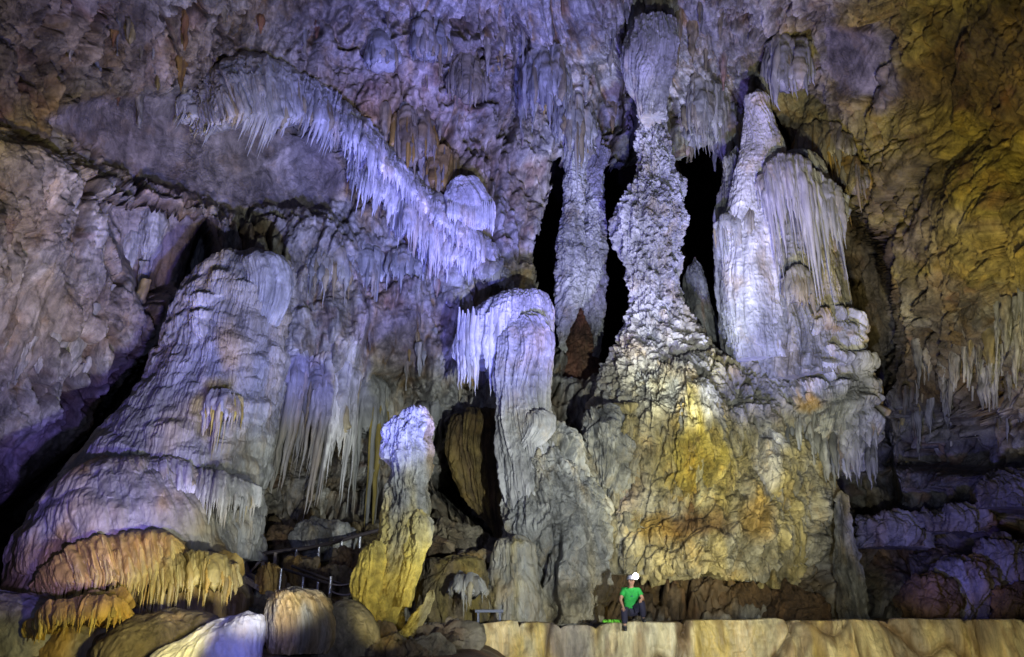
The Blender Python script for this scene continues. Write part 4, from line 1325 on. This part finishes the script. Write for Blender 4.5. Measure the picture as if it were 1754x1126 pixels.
cRR = [colr(GREY * 0.7, PALE * 0.95, TAN, 0.15), colr(GREY * 0.5, PALE * 0.75, OLIVE, 0.25)]
cR = [colr(GREY * 0.6, PALE * 0.9, OLIVE, 0.2), colr(BRN, GREY, OLIVE, 0.3), colr(GREY, PALE * 1.1, TAN, 0.1)]
scatter(76, (1562, 1800), lambda x: 600 - (x - 1562) * 0.45 + RNG.uniform(-25, 70), (40, 130), (4, 12), cRR, 'thin pale stalactite in the dense cluster under the right-hand ledge', 'stalactites under the right-hand ledge', 0.7)
scatter(20, (1560, 1800), lambda x: 712 - (x - 1562) * 0.03 + RNG.uniform(-6, 14), (18, 60), (2, 4.5), cR, 'short thin stalactite in the lower row above the violet recess', 'stalactites above the violet recess', 0.6)
scatter(16, (1480, 1580), lambda x: RNG.uniform(640, 760), (40, 110), (4, 9), cR[:2], 'dark stalactite hanging in the gap right of the draped column', 'stalactites in the dark right gap', 0.6)
scatter(16, (1330, 1500), lambda x: RNG.uniform(700, 770), (25, 80), (4, 9), cR, 'stubby drip under the lowest tier of the draped column', 'drips under the draped column', 1.9)
scatter(20, (640, 930), lambda x: RNG.uniform(470, 620), (20, 70), (3, 7), cA, 'small pale drip on the wall around the reddish hollow', 'drips around the reddish hollow', 0.35, cond=lambda x, y: not (x > 770 and y > 490))
scatter(20, (490, 640), lambda x: RNG.uniform(480, 700), (30, 100), (3, 7), cA, 'slim drip on the tan wall right of the big mound', 'drips on the tan wall', 0.35)

cL = [colr(GREY * 0.7, PALE * 0.9, TAN, 0.2), colr(TAN * 0.5, TAN, OLIVE, 0.3)]
scatter(24, (0, 300), lambda x: RNG.uniform(360, 560), (40, 150), (5, 13), cL, 'rough drip rib on the leaning left wall', 'drip ribs on the left wall', 0.4, lean=-0.35, cond=lambda x, y: x < 330 - (y - 380) * 0.75)
scatter(15, (20, 190), lambda x: RNG.uniform(560, 640), (20, 90), (5, 12), [cL[0], colr(GREY, PALE * 1.2, RUST, 0.2)], 'knobbly lavender drip low on the left wall', 'knobbly drips low on the left wall', 0.4, lean=-0.35)
scatter(20, (60, 560), lambda x: RNG.uniform(10, 150), (30, 100), (5, 12), [cL[1], cL[0], colr(BRN, OCH * 0.8, RUST, 0.3)], 'small brownish drip on the upper left wall', 'drips on the upper left wall', 0.4, cond=lambda x, y: not (320 < x and y > 40))
# ---- pillar in the right gap and fluted foot
thing_body('fluted_pillar', [(840, 1440, 6), (880, 1442, 13), (930, 1446, 18), (980, 1452, 22), (1030, 1458, 24), (1064, 1462, 26)], 21.4, s_ribs(0.13, 0.13, 6, 0.16), colr(GREY * 0.45, GREY * 1.1, OLIVE, 0.25), M_ROCK,
           'slim dull fluted pillar at the right end of the terrace alcove', 'pillar', nt=180, nv=300, wob=0.4)

# ---- rubble and boulders
BL = [(555, 920, 46, 30, 21.5, 'lavender-grey rounded boulder behind the handrail'), (500, 925, 34, 22, 21.6, 'smaller dull boulder behind the handrail next to the mound'),
      (470, 985, 26, 20, 17.9, 'ochre block below the handrail beside the mound'), (520, 975, 30, 20, 18.6, 'ochre block below the handrail, middle of the rubble'),
      (570, 985, 34, 22, 18.6, 'pinkish rubble block left of the yellow stalagmite'), (600, 955, 30, 16, 19.3, 'flat tan slab left of the yellow stalagmite'),
      (780, 925, 44, 30, 21.4, 'brown broken boulder right of the yellow stalagmite'), (745, 945, 30, 24, 20.4, 'pinkish broken rock tucked behind the yellow stalagmite'),
      (815, 965, 34, 18, 20.0, 'ochre-topped slab above the white drip cascade'), (1655, 1000, 60, 46, 21.8, 'rounded lavender boulder on the right behind the terrace'),
      (1720, 960, 46, 50, 21.8, 'knobbly brown boulder near the right edge behind the terrace'), (1590, 1015, 50, 34, 21.4, 'low dark boulder behind the terrace right of the pillar'),
      (1745, 1025, 40, 30, 20.8, 'dark bluish boulder at the right edge on the terrace'), (1720, 830, 50, 26, 21.6, 'tan ledge block at the right edge above the boulders'),
      (1530, 900, 60, 24, 23.6, 'flat brown ledge block in the right recess'), (1640, 885, 60, 18, 22.6, 'long ochre ledge block in the right recess'),
      (1370, 1035, 50, 30, 21.8, 'dark brown rock at the right end of the alcove'), (1290, 1030, 60, 22, 22.6, 'low dark rock in the middle of the alcove'), (640, 1085, 34, 12, 15.4, 'low flat rock at the foot of the yellow stalagmite'),
      (760, 1090, 50, 14, 15.8, 'low mossy rock hump right of the yellow stalagmite'), (700, 1112, 60, 14, 14.8, 'flat reddish rock slab at the bottom edge of the photo')]
for k, (x, y, a, b, Y, lab) in enumerate(BL):
    cf = colr(BRN * 1.3, TAN * 0.8 + GREY * 0.15, OCH if 'ochre' in lab else BRN * 1.5, 0.3, seed=k) if 'lavender' not in lab else colr(GREY * 0.5, GREY * 1.2, TAN, 0.1, seed=k)
    if x > 1480: cf = colr(DRK * 1.5, BLUEG * 0.9, BRN, 0.2, seed=k)
    if 'dark' in lab: cf = colr(DRK, BRN * 1.2, DRK, 0.2, seed=k)
    thing_body('boulder', [(y - b, x, a * 0.35), (y - b * 0.8, x, a * 0.7), (y - b * 0.2, x, a), (y + b * 0.6, x, a * 1.05), (y + b * 1.6, x, a * 0.9)], Y, s_rock(0.16 + a * 0.0025, 0.6, 0.3), cf, M_ROCK, lab, 'rock', nt=150, nv=110, wob=0.2, seed=k, dr=0.8, cap=0.12)

# ---- alcove under the massif: back and floor come from the wall and the terrace sheets
# ================================================================== FLOOR AND TERRACE
fx = np.linspace(-26, 26, 420)
fy = np.linspace(-8, 20.5, 300)
FX, FY = np.meshgrid(fx, fy)
Z = 0.15 + 0.85 * sstep(3, 14, FY) - 0.0 * FX
Z = Z + 0.25 * sstep(14, 20, FY) * (FX < 40)
pf = np.stack([FX, FY, Z], -1).astype(np.float32)
Z = Z + 0.16 * fbm(pf, 0.5, 4, 3) + 0.05 * fbm(pf, 2.0, 3, 5) - 1.0 * sstep(-0.8, 1.2, FX) * sstep(13, 16, FY)
FP = np.stack([FX, FY, Z], -1)
cf = colr(BRN * 1.2, TAN * 0.8, RUST * 0.6 + BRN, 0.3, sc=0.6, vst=1)
mb = MB()
mb.grid(FP, cf(FX.astype(np.float32), FY.astype(np.float32), pf, 0 * FX, 0 * FX, np.clip(0.5 + fbm(pf, 1.0, 3, 9), 0, 1)))
tag(mb.build('cave_floor', M_ROCK), kind='structure')

# rimstone terrace: stepped front face along a wavy line, flat top running back to the wall
ZT = CAMZ - 0.10
ex = np.array([690, 740, 790, 830, 900, 1000, 1100, 1190, 1300, 1400, 1500, 1600, 1700, 1754, 1900, 2050], float)
ed = np.array([16.2, 16.8, 17.3, 17.7, 18.0, 18.1, 18.0, 18.2, 18.0, 17.9, 17.9, 17.7, 17.5, 17.4, 17.0, 16.6])
ez = np.array([-0.85, -0.55, -0.30, -0.12, -0.05, -0.02, 0.0, 0.0, 0.02, 0.02, 0.03, 0.04, 0.05, 0.05, 0.05, 0.05])
nx = 1100
sx = np.linspace(690, 2050, nx)
dd = smooth_interp(sx, ex, ed)
zz = ZT + smooth_interp(sx, ex, ez)
_lz = np.stack([sx / 75.0, sx * 0, sx * 0], -1).astype(np.float32)
_lw, _li = cells(sx.astype(np.float32) / 75.0 + 0.4 * fbm(_lz, 2.0, 2, 2), 0 * sx.astype(np.float32), 1.6, 7)
zz = zz + 0.05 * fbm(_lz, 1.5, 4, 1) + 0.10 * (_li - 0.5) - 0.12 * np.exp(-_lw * 20)
X0 = (sx - 877) / F * dd * 1.06
q3 = np.stack([X0, 0 * X0, 0 * X0], -1).astype(np.float32)
edge = dd + 0.30 * fbm(q3, 0.45, 3, 3) + 0.06 * fbm(q3, 2.0, 3, 4)

nf_, ntp = 130, 60
fz = np.linspace(0, 1, nf_)
P = np.zeros((nf_ + ntp, nx, 3))
for i in range(nf_):           # front face from foot to lip
    h = 1.9 * (1 - fz[i])
    P[i] = np.stack([X0, edge - 0.45 * (1 - fz[i]) ** 1.5 + 0.10 * (fz[i] ** 12), zz - h], -1)
for i in range(ntp):
    g = ((i + 1) / ntp)
    P[nf_ + i] = np.stack([X0 * (1 + 0.3 * g), edge + 0.10 + 6.5 * g ** 1.3, zz + 0.02 * g - 0.03], -1)
pf = P.astype(np.float32)
facem = np.r_[np.ones(nf_ - 1), np.zeros(ntp + 1)][:, None]
Uu = (X0[None, :] + 0 * P[..., 0]).astype(np.float32)
Vv = (-P[..., 2]).astype(np.float32)
w1 = fbm(pf * np.float32([1, 1, 0.25]), 0.8, 3, 3) * 0.3
ta = tongues(Uu + w1, Vv, 1.1, 2.2, 91)
tb, tbi = tongues(Uu + w1, Vv, 0.32, 1.6, 92, True)
tcx = tongues(Uu + w1 * 0.3, Vv, 0.09, 0.6, 93)
bigk, bigi = cells(Uu * 0.45 + 1.6 * w1 + Vv * 0.10, Vv * 0.25 + 3 + w1, 1.0, 94)
crack = np.exp(-bigk * 16)
dspl = 0.22 * ta + 0.035 * tb + 0.012 * tcx - 0.22 * crack + 0.30 * bigi + 0.25 * fbm(pf, (0.6, 0.6, 0.5), 3, 23) + 0.05 * fbm(pf, (3.0, 3.0, 0.9), 4, 29, 0.6, True) + 0.03 * cauli(Uu, Vv, 0.12, 96) + 0.05 * fbm(pf, 1.8, 3, 5)
P[..., 1] -= dspl * facem
P[nf_ - 1:, :, 2] += 0.03 * fbm(pf[nf_ - 1:], 1.5, 3, 6)
C = blend(np.zeros(P.shape) + np.array((0.52, 0.45, 0.26)), sstep(0.35, 0.8, tb) * 0.6, np.array((0.62, 0.56, 0.38)))
n_a = fbm(pf, (0.9, 0.9, 0.25), 4, 11, 0.6)
n_b = fbm(pf, (3.5, 3.5, 0.35), 3, 13, 0.6)
C = blend(C, sstep(0.05, 0.35, n_a) * 0.7, np.array((0.52, 0.36, 0.06)))
C = blend(C, sstep(0.12, 0.4, n_b) * 0.5, np.array((0.22, 0.14, 0.06)))
C = blend(C, sstep(0.08, 0.35, fbm(pf, (0.7, 0.7, 0.3), 4, 17)) * 0.8, MAUVE * 1.1)
C = C * (0.75 + 0.5 * bigi)[..., None]
C = blend(C, sstep(0.15, 0.4, fbm(pf, (1.3, 1.3, 0.5), 4, 27, 0.6)) * 0.7, BRN * 1.4)
C = blend(C, sstep(0.1, 0.3, fbm(pf, (2.2, 2.2, 0.22), 4, 39, 0.6)) * 0.55, BRN * 1.3)
C = blend(C, np.clip(crack, 0, 1) * 0.7, BRN)
C = blend(C, (1 - facem) * sstep(-0.1, 0.3, fbm(pf, 1.1, 3, 14)) * 0.8, TAN * 0.8)
C = blend(C, sstep(850, 740, sx)[None, :] * np.ones(P.shape[:2]) * 0.8, BRN * 1.6)
mb = MB()
mb.grid(P, C)
_k = int(np.argmin(np.abs(P[nf_, :, 0] - 2.66)))
LIP = P[nf_ - 1, max(0, _k - 12):_k + 13]
LIP_Y, LIP_Z = float(P[nf_ - 4:nf_ - 1, _k - 12:_k + 13, 1].mean()), float(P[nf_:nf_ + 6, _k - 12:_k + 13, 2].max())
tag(mb.build('rimstone_terrace', M_DRIP), kind='structure')

# ================================================================== HANDRAILS, BENCH
M_STEEL = plain('brushed_steel', (0.45, 0.45, 0.46), 0.35, 0.8)
M_DRAIL = plain('dark_painted_rail', (0.045, 0.035, 0.035), 0.5)
M_WOOD = plain('weathered_timber', (0.30, 0.25, 0.20), 0.7, noise=0.5, scale=8)
M_ROPE = plain('pale_rope', (0.35, 0.31, 0.28), 0.8)


def bar(mb, a, b, r, sides=8, n=2, sag=0.0, square=False):
    a, b = np.array(a, float), np.array(b, float)
    d = (b - a) / np.linalg.norm(b - a)
    up_ = np.array([0, 0, 1.0]) if abs(d[2]) < 0.9 else np.array([1.0, 0, 0])
    x = np.cross(d, up_); x /= np.linalg.norm(x)
    y = np.cross(d, x)
    sides = 4 if square else sides
    th = np.linspace(0, 2 * math.pi, sides, endpoint=False) + (math.pi / 4 if square else 0)
    ring = np.cos(th)[:, None] * x + np.sin(th)[:, None] * y
    t = np.linspace(0, 1, n)
    c = a + (b - a) * t[:, None]
    c[:, 2] -= sag * 4 * t * (1 - t)
    mb.grid(c[:, None] + ring[None] * r, np.array((0.3, 0.3, 0.3)), wrap=True)
    for e in (0, n - 1):
        vs = np.concatenate([c[e] + ring * r, c[e][None]])
        i = np.arange(0, sides, 2)
        mb.add(vs, np.stack([i, (i + 1) % sides, (i + 2) % sides, np.full(len(i), sides)], -1), np.array((0.3, 0.3, 0.3)))


def one(name, mat, parent, *bars, smooth=True):
    mb = MB()
    for a_, b_, r_, kw in bars:
        bar(mb, a_, b_, r_, **kw)
    return mb.build(name, mat, parent, smooth=smooth)


root = empty('handrail', Wp(420, 1000, 19.0), 'dark sloping handrail with pale posts along the path behind the round stump', 'railing')
rail = [(414, 954, 19.0), (470, 946, 19.4), (520, 940, 19.8), (570, 930, 20.3), (612, 918, 20.8), (650, 908, 21.2)]
for r0_, dz in ((0.048, 0), (0.03, 0.42)):
    mb = MB()
    for a_, b_ in zip(rail[:-1], rail[1:]):
        pa, pb = Wp(*a_), Wp(*b_)
        pa[2] -= dz; pb[2] -= dz
        bar(mb, pa, pb, r0_)
    mb.build('rail', M_DRAIL, root)
for x, y, Y in [(452, 950, 19.2), (472, 947, 19.4), (508, 942, 19.7), (547, 936, 20.1), (585, 926, 20.5), (617, 916, 20.9)]:
    p = Wp(x, y, Y - 0.03)
    one('post', M_WOOD if x < 500 else M_STEEL, root, (p - np.array([0.0, 0, 0.85]), p, 0.042, {}))
one('brace', M_WOOD, root, (Wp(420, 990, 19.0), Wp(449, 957, 19.0), 0.034, {}))
root = empty('timber_walkway', Wp(440, 1005, 18.0), 'narrow grey timber walkway edge sloping down behind the round stump', 'walkway')
one('plank', M_WOOD, root, (Wp(416, 990, 18.2), Wp(474, 1024, 17.4), 0.07, dict(square=True)), smooth=False)
one('plank', M_WOOD, root, (Wp(426, 984, 18.6), Wp(490, 1016, 17.8), 0.06, dict(square=True)), smooth=False)
root = empty('lower_handrail', Wp(568, 1030, 17.2), 'lower twin-pipe handrail running down to the chrome post', 'railing')
one('rail', M_DRAIL, root, (Wp(483, 974, 17.8), Wp(566, 1001, 17.2), 0.028, {}))
one('rail', M_DRAIL, root, (Wp(500, 970, 17.9), Wp(590, 1003, 17.2), 0.028, {}))
for x, y, h in [(482, 974, 0.55), (520, 985, 0.5), (545, 993, 0.45)]:
    p = Wp(x, y, 17.6)
    one('post', M_STEEL, root, (p - np.array([0, 0, h]), p, 0.028, {}))
root = empty('rope_barrier', Wp(568, 1035, 17.0), 'chrome post with two sagging pale ropes leading to the yellow stalagmite', 'barrier')
p = Wp(567, 988, 17.0)
one('post', M_STEEL, root, (p - np.array([0, 0, 0.62]), p, 0.036, {}))
for y in (1012, 1026):
    one('rope', M_ROPE, root, (Wp(567, y, 17.0), Wp(610, y + 2, 16.4), 0.017, dict(n=12, sag=0.07)))
one('rope', M_ROPE, root, (Wp(567, 1000, 17.0), Wp(608, 996, 16.6), 0.012, dict(n=12, sag=0.05)))

root = empty('bench', Wp(840, 1062, 18.6), 'small low bench with a bluish top standing on the terrace left of the stalagmite boss', 'bench')
c = Wp(838, 1047, 18.5)
def slab(name, mat, cx, cy, cz, sx_, sy_, sz_, parent):
    mb = MB()
    v = np.array([[x, y, z] for z in (-1, 1) for y in (-1, 1) for x in (-1, 1)], float) * np.array([sx_, sy_, sz_]) / 2 + np.array([cx, cy, cz])
    f = [(0, 2, 3, 1), (4, 5, 7, 6), (0, 1, 5, 4), (2, 6, 7, 3), (0, 4, 6, 2), (1, 3, 7, 5)]
    mb.add(v, f, np.array((0.2, 0.2, 0.22)))
    o = mb.build(name, mat, parent, smooth=False)
    bv = o.modifiers.new('bevel', 'BEVEL'); bv.width = 0.008; bv.segments = 2
    return o
M_TOP = plain('bluish_bench_top', (0.12, 0.13, 0.17), 0.5)
slab('seat', M_TOP, c[0], c[1], c[2], 0.62, 0.34, 0.06, root)
for s_ in (-1, 1):
    slab('leg', M_TOP, c[0] + s_ * 0.24, c[1], c[2] - 0.16, 0.05, 0.28, 0.26, root)

# bright green patch of short upright blades
rm = MB()
for k in range(260):
    x = RNG.uniform(1030, 1060); 
    g = RNG.uniform(0, 1)
    p = Wp(x, 1058.5, 17.95 + 0.5 * g)
    p[2] = LIP_Z - 0.01; p[1] += LIP_Y - 17.95 + 0.05
    a = RNG.uniform(0, 6.28); l = 0.03 + 0.03 * RNG.rand()
    d_ = np.array([math.cos(a), math.sin(a), 0]) * 0.02
    tip = p + np.array([RNG.uniform(-.03, .03), RNG.uniform(-.03, .03), l])
    rm.add([p - d_, p + d_, tip + d_ * 0.3, tip - d_ * 0.3], [(0, 1, 2, 3)], np.array((0.16, 0.42, 0.03)))
tag(rm.build('green_patch', plain('bright_green', (0.14, 0.50, 0.03), 0.8)), 'small bright green patch on the terrace edge left of the crouching person', 'green_patch', kind='stuff')
# ================================================================== PERSON sitting on the terrace lip
PXc = 0.0


def skinned(name, mat, nodes, edges, parent, sub=2, root_i=0):
    me = bpy.data.meshes.new(name)
    me.from_pydata([n[0] for n in nodes], edges, [])
    o = bpy.data.objects.new(name, me)
    COL.objects.link(o)
    o.parent = parent
    sk = o.modifiers.new('skin', 'SKIN')
    sk.use_smooth_shade = True
    lay = me.skin_vertices[0] if len(me.skin_vertices) else None
    if lay is None:
        bpy.context.view_layer.objects.active = o
        bpy.context.view_layer.update()
        lay = me.skin_vertices[0]
    for i, n in enumerate(nodes):
        r = n[1]
        lay.data[i].radius = r if isinstance(r, tuple) else (r, r)
        lay.data[i].use_root = (i == root_i)
    ss = o.modifiers.new('sub', 'SUBSURF')
    ss.levels = ss.render_levels = sub
    me.materials.append(mat)
    return o


pc = Wp(1083, 1058, LIP_Y + 0.26)
person = empty('person', (float(pc[0]), float(pc[1]), ZT), 'person in a bright green t-shirt and helmet with lit headlamp crouching on the terrace lip', 'person')
# local frame: x right in the picture, -y towards the viewer, z up, metres
M_SKIN = plain('skin', (0.30, 0.16, 0.10), 0.5, noise=0.08)
M_SHIRT = plain('green_cotton', (0.008, 0.22, 0.03), 0.85, noise=0.3, scale=9)
M_TROU = plain('dark_trousers', (0.009, 0.008, 0.025), 0.8)
M_SHOE = plain('dark_boots', (0.03, 0.028, 0.03), 0.6)
M_HELM = plain('grey_helmet', (0.11, 0.11, 0.14), 0.3, noise=0.05)
M_BLK = plain('black_plastic', (0.02, 0.02, 0.02), 0.4)
hipz = 0.26
J = dict(pel=(-0.03, 0.10, hipz), wa=(-0.03, 0.08, 0.40), ch=(-0.02, 0.02, 0.60), nk=(-0.01, -0.01, 0.76), nk2=(0.0, -0.03, 0.83),
         hd=(0.0, -0.05, 0.90), hd2=(0.0, -0.055, 0.98), hd3=(0.0, -0.05, 1.04),
         shl=(-0.19, 0.00, 0.71), ell=(-0.29, -0.10, 0.50), wrl=(-0.25, -0.25, 0.33), shr=(0.18, 0.0, 0.71), elr=(0.25, -0.16, 0.50), wrr=(0.20, -0.36, 0.53),
         hl=(-0.12, 0.08, 0.24), kl=(-0.24, -0.30, 0.26), al=(-0.24, -0.36, -0.10), fl=(-0.25, -0.50, -0.15),
         hr=(0.08, 0.08, 0.24), kr=(0.20, -0.30, 0.44), ar=(0.24, -0.10, 0.08), fr=(0.27, -0.24, 0.035))
bn = [(J['pel'], (0.13, 0.11)), (J['wa'], (0.125, 0.095)), (J['ch'], (0.15, 0.105)), (J['nk'], 0.07), (J['nk2'], 0.052), (J['hd'], (0.072, 0.085)), (J['hd2'], (0.082, 0.098)), (J['hd3'], (0.06, 0.07)),
      (J['shl'], 0.062), (J['ell'], 0.042), (J['wrl'], 0.026), (J['shr'], 0.062), (J['elr'], 0.042), (J['wrr'], 0.026),
      (J['hl'], 0.075), (J['kl'], 0.05), (J['al'], 0.034), (J['hr'], 0.075), (J['kr'], 0.05), (J['ar'], 0.034)]
be = [(0, 1), (1, 2), (2, 3), (3, 4), (4, 5), (5, 6), (6, 7), (2, 8), (8, 9), (9, 10), (2, 11), (11, 12), (12, 13), (0, 14), (14, 15), (15, 16), (0, 17), (17, 18), (18, 19)]
# hands: palm and five fingers grown in the same body mesh


def hand(wr, d, side, out):
    wr, d, side, out = map(Vector, (wr, d, side, out))
    d.normalize(); side.normalize(); out.normalize()
    base = len(bn)
    palm = wr + d * 0.055
    bn.append((tuple(palm), (0.030, 0.018)))
    return base, palm, d, side, out


def fingers(parent_i, palm, d, side, out):
    for k, (off, ln) in enumerate([(-0.028, 0.062), (-0.010, 0.072), (0.009, 0.068), (0.027, 0.052)]):
        b0 = palm + side * off + d * 0.025
        m = b0 + d * ln * 0.55
        t = m + d * ln * 0.3 - out * ln * 0.4
        i = len(bn)
        bn.extend([(tuple(b0), 0.0095), (tuple(m), 0.0085), (tuple(t), 0.007)])
        be.extend([(parent_i, i), (i, i + 1), (i + 1, i + 2)])
    i = len(bn)
    b0 = palm - side * 0.034 - d * 0.012
    bn.extend([(tuple(b0), 0.011), (tuple(b0 - side * 0.022 + d * 0.032 - out * 0.01), 0.009)])
    be.extend([(parent_i, i), (i, i + 1)])


for wi, d, side, out in [(10, (0.02, -0.25, -0.16), (1, 0, 0), (0, -0.4, 1)), (13, (-0.2, -0.25, -0.25), (0.8, -0.5, 0), (0, -0.6, 0.8))]:
    b, palm, d, side, out = hand(bn[wi][0], d, side, out)
    be.append((wi, b))
    fingers(b, palm, d, side, out)
# nose and ears belong to the head
b = len(bn)
bn.extend([((0.0, -0.155, 0.935), 0.014), ((-0.088, -0.045, 0.935), 0.014), ((0.088, -0.045, 0.935), 0.014)])
be.extend([(5, b), (5, b + 1), (5, b + 2)])
body_o = skinned('body', M_SKIN, bn, be, person, 2)
skinned('t_shirt', M_SHIRT, [((-0.03, 0.09, 0.27), (0.175, 0.15)), (J['wa'], (0.175, 0.15)), (J['ch'], (0.19, 0.145)), ((-0.01, 0.0, 0.745), (0.10, 0.085)), (J['shl'], 0.085), ((-0.255, -0.06, 0.57), 0.072),
                             (J['shr'], 0.085), ((0.225, -0.10, 0.575), 0.072)],
        [(0, 1), (1, 2), (2, 3), (2, 4), (4, 5), (2, 6), (6, 7)], person, 2)
skinned('trousers', M_TROU, [((-0.03, 0.10, 0.30), (0.17, 0.16)), (J['pel'], (0.175, 0.17)), (J['hl'], 0.125), (J['kl'], 0.095), ((-0.24, -0.355, -0.06), 0.072), (J['hr'], 0.125), (J['kr'], 0.095), ((0.237, -0.11, 0.10), 0.072)],
        [(0, 1), (1, 2), (2, 3), (3, 4), (1, 5), (5, 6), (6, 7)], person, 2, 1)
for hx, nm in ((('al'), 'fl'), (('ar'), 'fr')):
    a_, f_ = Vector(J[hx]), Vector(J[nm])
    skinned('boot', M_SHOE, [(tuple(a_ + Vector((0, 0.02, 0.05))), 0.052), (tuple(a_ + Vector((0, 0.02, -0.035))), (0.05, 0.05)), (tuple((a_ + f_) / 2 + Vector((0, 0, -0.045))), (0.046, 0.04)), (tuple(f_ + Vector((0, 0, -0.01))), (0.042, 0.032))],
            [(0, 1), (1, 2), (2, 3)], person, 2)


def ball(mb, c, rx, ry, rz, n=24, m=14, zlo=-1.0, col=(0.5, 0.5, 0.5)):
    ph = np.linspace(math.asin(zlo), math.pi / 2 - 0.001, m)
    th = np.linspace(0, 2 * math.pi, n, endpoint=False)
    P = np.stack([np.cos(ph)[:, None] * np.cos(th) * rx + c[0], np.cos(ph)[:, None] * np.sin(th) * ry + c[1], np.sin(ph)[:, None] * rz + 0 * th + c[2]], -1)
    mb.grid(P, np.array(col), wrap=True)


def local_part(name, mat, fill, parent=person):
    mb = MB()
    fill(mb)
    V = np.concatenate(mb.v)
    mb.v = [(V + np.array(person.location, dtype=np.float32))]
    mb.f = [np.concatenate(mb.f)]
    mb.c = [np.concatenate(mb.c)]
    return mb.build(name, mat, parent)


def fill_h(mb):
    ball(mb, (0, -0.045, 0.985), 0.112, 0.128, 0.10, zlo=-0.12)
    ball(mb, (0, -0.06, 0.975), 0.125, 0.150, 0.018, zlo=-0.98)


helmet = local_part('helmet', M_HELM, fill_h)
for s_ in (-1, 1):
    local_part('eye', M_BLK, lambda mb: ball(mb, (s_ * 0.031, -0.138, 0.955), 0.011, 0.008, 0.008, 12, 8, -0.99))
local_part('mouth', plain('lips', (0.30, 0.09, 0.08), 0.5), lambda mb: ball(mb, (0, -0.133, 0.885), 0.026, 0.010, 0.007, 12, 8, -0.99))
local_part('hair', M_BLK, lambda mb: ball(mb, (0, -0.02, 0.955), 0.096, 0.095, 0.06, 20, 10, -0.6))
lamp = local_part('headlamp', M_BLK, lambda mb: ball(mb, (0.10, -0.145, 1.045), 0.055, 0.035, 0.055, 20, 12, -0.99))
lens = local_part('lens', plain('lit_lens', (1, 1, 1), 0.3, emit=(1.0, 0.97, 0.90), es=14), lambda mb: ball(mb, (0.10, -0.17, 1.045), 0.072, 0.04, 0.072, 20, 12, -0.99), lamp)
local_part('shirt_emblem', plain('dark_green_print', (0.01, 0.10, 0.09), 0.8), lambda mb: ball(mb, (-0.01, -0.128, 0.58), 0.035, 0.012, 0.012, 16, 8, -0.99))
person.scale = (0.88,) * 3
person.location.z = LIP_Z
person.location.y = LIP_Y + 0.20
hl = bpy.data.lights.new('headlamp_glow', 'POINT')
hl.energy = 8
hl.color = (1, 0.96, 0.88)
hl.shadow_soft_size = 0.03
ho = bpy.data.objects.new('headlamp_glow', hl)
COL.objects.link(ho)
ho.location = (person.location[0] + 0.075, person.location[1] - 0.27, person.location[2] + 0.97)
